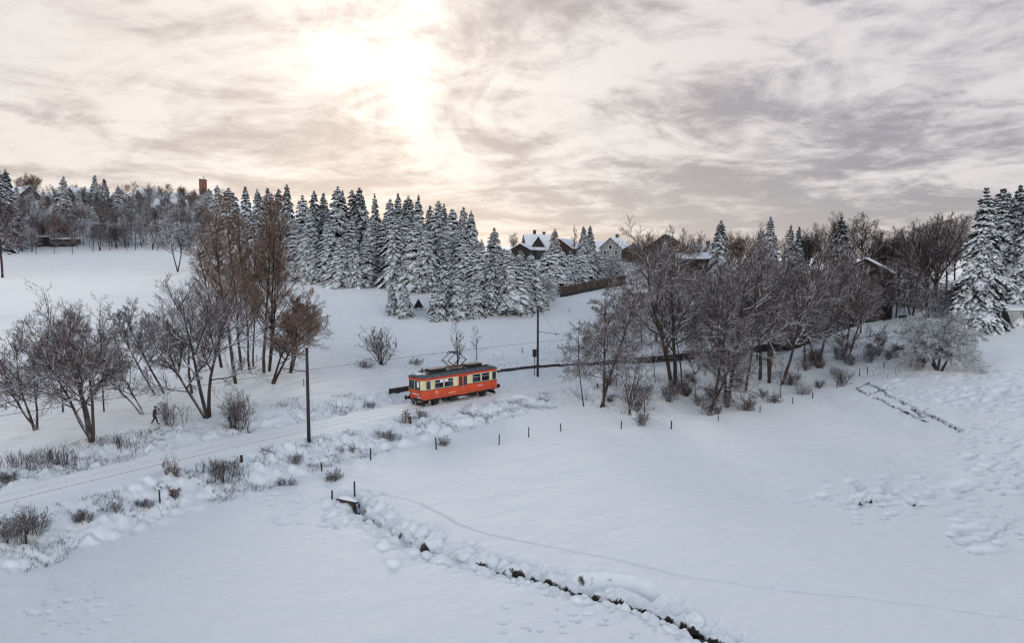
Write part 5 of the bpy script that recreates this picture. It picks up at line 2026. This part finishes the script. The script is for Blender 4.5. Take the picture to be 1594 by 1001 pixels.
for i, (px, t, D) in enumerate([(367, 288, 172), (391, 287, 170), (411, 291, 168), (422, 289, 175), (436, 290, 170), (452, 283, 166), (472, 300, 166), (491, 292, 170), (505, 297, 174), (526, 287, 168), (541, 293, 170),
                                (556, 291, 172), (567, 288, 168), (589, 297, 165), (607, 305, 162), (622, 298, 165), (638, 302, 170), (652, 300, 163), (671, 316, 166), (681, 309, 163), (692, 314, 168),
                                (707, 321, 160), (722, 319, 163), (735, 325, 157), (768, 352, 165)]):
    side = 'left' if i < 13 else 'right'
    spruce('back row spruce of the hillside stand, %s from the left along its skyline' % ordn[i], px, None, t, D, .95 if i % 3 else 1.1, 'spruce' if i % 4 else 'spruce_dark', GB)
for px, t, D in [(380, 330, 160), (402, 335, 158), (428, 330, 160), (446, 325, 160), (462, 340, 158), (484, 325, 162), (516, 330, 160), (548, 335, 162), (578, 335, 160), (600, 330, 160), (630, 335, 158), (664, 345, 158), (698, 355, 156), (720, 350, 154),
                 (350, 330, 175), (335, 340, 180), (750, 370, 160), (785, 385, 175)]:
    spruce('snow laden spruce filling the inside of the hillside stand', px, None, t, D, 1.1, 'spruce', 'inner spruces of the hillside stand')
GF_ = 'front row spruces of the hillside stand'
for lab, px, b, t, w in [
        ('front spruce at the left end of the stand beside the brown alders', 476, 440, 345, 1.0),
        ('narrow white crusted front spruce second from the left end of the stand', 490, 441, 365, .9),
        ('front spruce with a pale pointed top above its lower neighbours', 511, 442, 335, 1.0),
        ('short bushy front spruce left of the dark gap in the stand', 531, 446, 366, 1.15),
        ('short white crusted front spruce right beside the bushy one', 552, 447, 368, 1.0),
        ('rounded front spruce left of the great broad spruce', 570, 445, 362, 1.1),
        ('great broad spruce with long white hanging boughs at the stand front', 614, 447, 327, 1.25),
        ('great front spruce right of the broad one, leaning crown', 645, 450, 335, 1.15),
        ('front spruce with drooping boughs above the feeding hut', 663, 452, 352, 1.0),
        ('tall front spruce above the pointed white spruces on the right', 700, 462, 380, 1.0),
        ('dark front spruce with a narrow top right of the stand middle', 728, 466, 372, 1.1)]:
    spruce(lab, px, b, t, None, w, 'spruce', GF_)
GP = 'smaller spruces at the right foot of the stand'
for lab, px, b, t, w in [
        ('small left spruce of the pair standing alone on the snow slope', 611, 489, 441, 1.0),
        ('small right spruce of the pair standing alone on the snow slope', 630, 493, 441, 1.05),
        ('pointed dark spruce right of the feeding hut', 681, 499, 430, 1.0),
        ('pointed white spruce above the dark spruce near the feeding hut', 692, 490, 396, 1.0),
        ('low broad spruce with heavy snow near the slope bottom', 714, 494, 428, 1.3),
        ('low round snow spruce right of the low broad one', 738, 494, 432, 1.3),
        ('pointed spruce with clear white tip in front of the dark slope row', 762, 488, 401, 1.1)]:
    spruce(lab, px, b, t, None, w, 'spruce', GP, small=True)
for i, (px, b, t) in enumerate([(745, 482, 385), (778, 485, 395), (795, 486, 385), (812, 484, 388), (828, 480, 392)]):
    spruce('%s from the left in the slanting row of dark snowy spruces left of the hedge' % ordn[i].capitalize(), px, b, t, None, 1.25, 'spruce', 'slanting row of spruces left of the hedge')
for i, (px, D, t) in enumerate([(856, 150, 384), (872, 154, 386), (888, 158, 388), (903, 162, 388), (918, 166, 389), (932, 170, 389), (945, 174, 390), (958, 178, 391)]):
    spruce('%s tree from the left in the clipped spruce hedge below the houses' % ordn[i].capitalize(), px, None, t, D, 1.75, 'spruce', 'clipped spruce hedge below the houses', small=True)
spruce('left top of the twin topped dark spruce above the hedge', 907, None, 350, 196, .8, 'spruce_dark')
spruce('right top of the twin topped dark spruce above the hedge', 917, None, 349, 198, .8, 'spruce_dark')
spruce('brown tinged larch like conifer right of the slate house', 862, None, 354, 196, .9, 'larch', name='larch_tree')
spruce('dark crooked spruce with open boughs on the right skyline', 1116, None, 339, 150, 1.0, 'spruce_dark')
spruce('bright snowy spruce on the right skyline', 1198, None, 334, 150, .95)
spruce('dark smaller spruce left beside the bright skyline spruce', 1183, None, 352, 152, .8, 'spruce_dark')
spruce('left dark spruce of the pair in the middle of the right skyline', 1229, None, 347, 158, .8, 'spruce_dark')
spruce('right reddish dark spruce of the pair in the middle of the right skyline', 1241, None, 349, 158, .8, 'spruce_dark')
spruce('narrow dark spruce among the tall leafless skyline crowns', 1300, None, 333, 148, .8, 'spruce_dark')
spruce('great snow laden spruce standing over the plank shed at the right edge', 1524, None, 287, 112, 1.2, big=True)
spruce('second great spruce close right of the one over the plank shed', 1549, None, 288, 121, 1.05, 'spruce_dark', big=True)
spruce('dark topped great spruce behind the plank shed', 1570, None, 285, 120, 1.05, 'spruce_dark', big=True)
spruce('great snow laden spruce cut by the right picture edge', 1596, None, 288, 116, 1.15, big=True)
spruce('low snowy spruce bough tree between the fruit tree and the plank shed', 1518, 513, 470, None, 1.3, 'spruce', small=True)


# ------------------------------------------------------------------ brown bank under the hedge
def hedge_bank():
    pts = [gp(872, 462), gp(905, 456), gp(940, 449), gp(975, 443)]
    ox, oy = pts[0]
    oz = hz(ox, oy)
    root = empty('plank_fence', (ox, oy, oz), 0, 'dark brown plank fence running under the clipped spruce hedge', 'fence')
    rr = random.Random(9)
    body, cap = MB(), MB()
    for (a, b), (c, d) in zip(pts[:-1], pts[1:]):
        L = math.hypot(c - a, d - b)
        n = int(L / .22)
        ux, uy = (c - a) / L, (d - b) / L
        for i in range(n):
            x, y = a + ux * i * L / n, b + uy * i * L / n
            z = hz(x, y)
            h = 2.1 + rr.uniform(-.12, .12)
            q = [(x + ux * s_ - uy * w_ - ox, y + uy * s_ + ux * w_ - oy) for s_, w_ in ((.0, -.03), (.19, -.03), (.19, .03), (.0, .03))]
            w0 = rr.uniform(-.03, .03)
            body.prism([(p[0] - uy * w0, p[1] + ux * w0) for p in q], z - .4 - oz, z + h - oz)
    body.build('board_panel', snowy('brown_planks', (.085, .064, .055), .75, 1.0, .9, .9), root)
    tb = MB()
    tb.tube([(x - ox, y - oy - .3, hz(x, y) - oz + .25) for x, y in pts], .16, 6)
    tb.build('kerb_beam', M['black'], root)


hedge_bank()

# ------------------------------------------------------------------ shrubs on the banks
GS = 'leafless shrubs on the railway banks'


def fan(n, sp, seed):
    r = random.Random(seed)
    return tuple((math.cos(t) * sp * r.uniform(.3, 1), math.sin(t) * sp * r.uniform(.3, 1), r.uniform(.6, 1.0), r.uniform(-.5, .5)) for t in [r.uniform(0, 6.28) for _ in range(n)])


for i, (lab, px, b, t, n, sp, bk) in enumerate([
        ('twiggy shrub beside the walker on the right', 262, 663, 612, 12, .5, 'snowy'),
        ('tall upright shrub right of the big forked trunk', 362, 668, 592, 14, .35, 'snowy'),
        ('shrub leaning right beside the tall upright shrub', 378, 668, 600, 10, .5, 'snowy'),
        ('small sapling between the walker and the big forked trunk', 293, 660, 612, 2, .15, 'snowy'),
        ('large snowy bush at the left edge of the near bank', 22, 838, 780, 22, .8, 'snowy'),
        ('second snowy bush right behind the large bush at the left edge', 48, 828, 782, 18, .7, 'snowy'),
        ('low round bush on the near bank right of the left edge bushes', 132, 810, 783, 16, .9, 'snowy'),
        ('low snowy bush in the middle of the near left bank', 178, 795, 772, 14, 1.0, 'snowy'),
        ('wide low bush on the near bank left of the hidden post', 222, 786, 766, 16, 1.0, 'snowy'),
        ('dark bush on the near bank just right of the hidden post', 266, 772, 748, 12, .8, 'brown'),
        ('thin tall reed shrub standing at the track edge on the near bank', 269, 743, 703, 7, .2, 'brown'),
        ('dense dark shrub by the short thick post on the near bank', 335, 746, 712, 60, .30, 'reed'),
        ('right part of the dense dark shrub by the short thick post', 352, 738, 710, 45, .30, 'reed'),
        ('brushy shrub in front of the first wooden pole', 460, 722, 698, 18, 1.0, 'snowy'),
        ('brush pile of fallen branches on the bank above the culvert', 520, 748, 722, 26, 1.7, 'snowy'),
        ('small shrub left of the fallen brush pile', 442, 755, 735, 10, .8, 'snowy'),
        ('wide shrub on the bank right of the first wooden pole', 540, 705, 682, 18, 1.1, 'snowy'),
        ('brushy shrub on the bank below the front of the railcar', 600, 682, 660, 20, 1.0, 'snowy'),
        ('dark upright shrub at the track in front of the railcar', 660, 652, 630, 9, .35, 'snowy'),
        ('reddish thin stems at the track in front of the railcar', 633, 656, 626, 6, .12, 'brown'),
        ('shrub at the meadow edge below the railcar middle', 690, 692, 672, 12, .9, 'snowy'),
        ('reddish brown reed clump at the left on the far bank', 90, 722, 690, 70, .25, 'reed'),
        ('darker reddish reed clump below the four stemmed tree', 35, 725, 697, 55, .25, 'reed'),
        ('reddish reed clump right of the four stemmed tree foot', 185, 696, 672, 60, .28, 'reed'),
        ('dark twiggy shrub at the left edge of the far bank', 8, 748, 722, 20, .9, 'snowy'),
        ('dark ragged shrub under the saplings of the right hand wood', 1000, 662, 628, 18, .8, 'snowy'),
        ('shrub under the thick black trunk at the wood edge', 1160, 640, 612, 18, .9, 'snowy'),
        ('shrub between the fence posts at the right part of the wood edge', 1205, 628, 603, 16, .9, 'snowy'),
        ('snowy shrub at the right end of the wood edge', 1250, 615, 585, 18, .9, 'frost'),
        ('snowy shrub left of the ditch top', 1310, 590, 560, 18, .8, 'frost'),
        ('upright thin shrub behind the ditch top', 1352, 566, 532, 14, .4, 'snowy'),
        ('twiggy shrub between the ditch and the small snowy fruit tree', 1385, 560, 532, 16, .6, 'snowy'),
        ('low shrub behind the small snowy fruit tree', 1412, 556, 535, 14, .7, 'frost'),
        ('small shrub at the foot of the slope bush', 570, 572, 553, 14, 1.2, 'snowy'),
        ('shrub on the road bank left of the railcar', 645, 568, 550, 10, .9, 'snowy'),
        ('shrub on the mound in front of the road loop', 575, 634, 615, 9, .9, 'snowy')]):
    x, y, z, H = spot(px, b, t)
    _seed[0] += 1
    rd_ = bk == 'reed'
    st_ = fan(n, sp, i)
    if rd_:
        rq = random.Random(i)
        st_ = tuple((a, b, l, rq.gauss(0, .75), rq.gauss(0, .35)) for a, b, l, _ in st_)
        bk = 'brown'
    ms = tree_meshes(_seed[0], 'reed' if rd_ else 'bush', max(H, .6) / .95, st_, .018 if rd_ else .022 + .006 * H, .75, .7 if n > 12 else .9)
    bk = 'bush' if bk == 'snowy' else bk
    sh = put_tree('shrub', 'shrub', lab, (x, y, z - .05), ms, BARK[bk], group=GS)
    if rd_:
        for c_ in sh.children:
            c_.name = 'reed_stems'
            c_['kind'] = 'stuff'

# ------------------------------------------------------------------ uncountable dry stems and snow lumps
rngS = np.random.default_rng(8)


def stems(name, n, sampler, h0, h1, rad, lean, mat):
    xy = np.array([sampler() for _ in range(n)])
    z = h_fine(xy[:, 0], xy[:, 1])
    P0 = np.column_stack([xy, z - .05])
    h = rngS.uniform(h0, h1, n)
    d = rngS.normal(0, lean, (n, 3))
    d[:, 2] = 1
    d = norm(d)
    P1 = P0 + d * (h * .6)[:, None]
    d2 = d + rngS.normal(0, lean * 1.2, (n, 3))
    d2[:, 2] = np.minimum(d2[:, 2], .7)
    P2 = P1 + norm(d2) * (h * .4)[:, None]
    r = np.full(n, rad) * rngS.uniform(.6, 1.4, n)
    v1, f1 = tubes(P0, P1, r, r * .8, 3)
    v2, f2 = tubes(P1, P2, r * .8, r * .3, 3)
    o = link(name, mesh_np(name, np.concatenate([v1, v2]), np.concatenate([f1, f2 + len(v1)]), 4), mat)
    return tag(o, kind='stuff')


def on_bank(x0, x1, s0, s1, clump=3.0):
    while True:
        X = rngS.uniform(x0, x1)
        off = rngS.uniform(s0, s1)
        x, y, _ = track_pt(X, off)
        if vnoise(np.array([x / clump]), np.array([y / clump]), 5)[0] > rngS.uniform(-.05, .45):
            return x, y


M['stem'] = snowy('dry_grass_stems', (.085, .062, .052), .45, .9, 2.0, .8)
stems('dry_grass', 3600, lambda: on_bank(-45, 2, -8.2, -3.4, 1.3), .18, .55, .012, .5, M['stem'])
stems('dry_grass', 2000, lambda: on_bank(-48, -12, 2.6, 8.5, 2.0), .15, .60, .013, .5, M['stem'])
stems('dry_grass', 2800, lambda: on_bank(4, 48, -15, -4, 2.2), .2, .8, .014, .35, M['stem'])
stems('dry_grass', 700, lambda: on_bank(-5, 60, 8, 16, 2.2), .15, .5, .014, .4, M['stem'])
stems('dry_grass', 500, lambda: gp(rngS.uniform(1310, 1440), rngS.uniform(535, 590)), .2, .7, .014, .3, M['stem'])
stems('dry_grass', 260, lambda: gp(rngS.uniform(1380, 1590), rngS.uniform(600, 750)), .06, .2, .014, .5, M['stem'])
stems('dry_grass', 300, lambda: gp(rngS.uniform(500, 720), rngS.uniform(545, 575)), .1, .4, .012, .5, M['stem'])


def along(lines, sig, r0=0.0, r1=1.0):
    L = [(a, b) for ln in lines for a, b in zip(ln[:-1], ln[1:])]
    w = np.array([math.dist(a, b) for a, b in L])
    c = np.cumsum(w) / w.sum()
    while True:
        u = rngS.uniform(r0, r1)
        i = int(np.searchsorted(c, u))
        (ax, ay), (bx, by) = L[i]
        t = rngS.random()
        x = ax + (bx - ax) * t + rngS.normal(0, sig)
        y = ay + (by - ay) * t + rngS.normal(0, sig)
        if vnoise(np.array([x / .7]), np.array([y / .7]), 91)[0] > rngS.uniform(-.35, .25):
            return x, y


M['dark_stem'] = plain('dark_dead_stems', (.030, .024, .020), .9, .4, 2.0)
stems('dark_stems', 2400, lambda: along(DITCHES, .09), .10, .34, .020, .8, M['dark_stem'])  # dark stems draw the ditch lines, standing in for plank and edge shadow
stems('dark_stems', 900, lambda: along([CREEK], .16), .06, .22, .010, .9, M['dark_stem'])
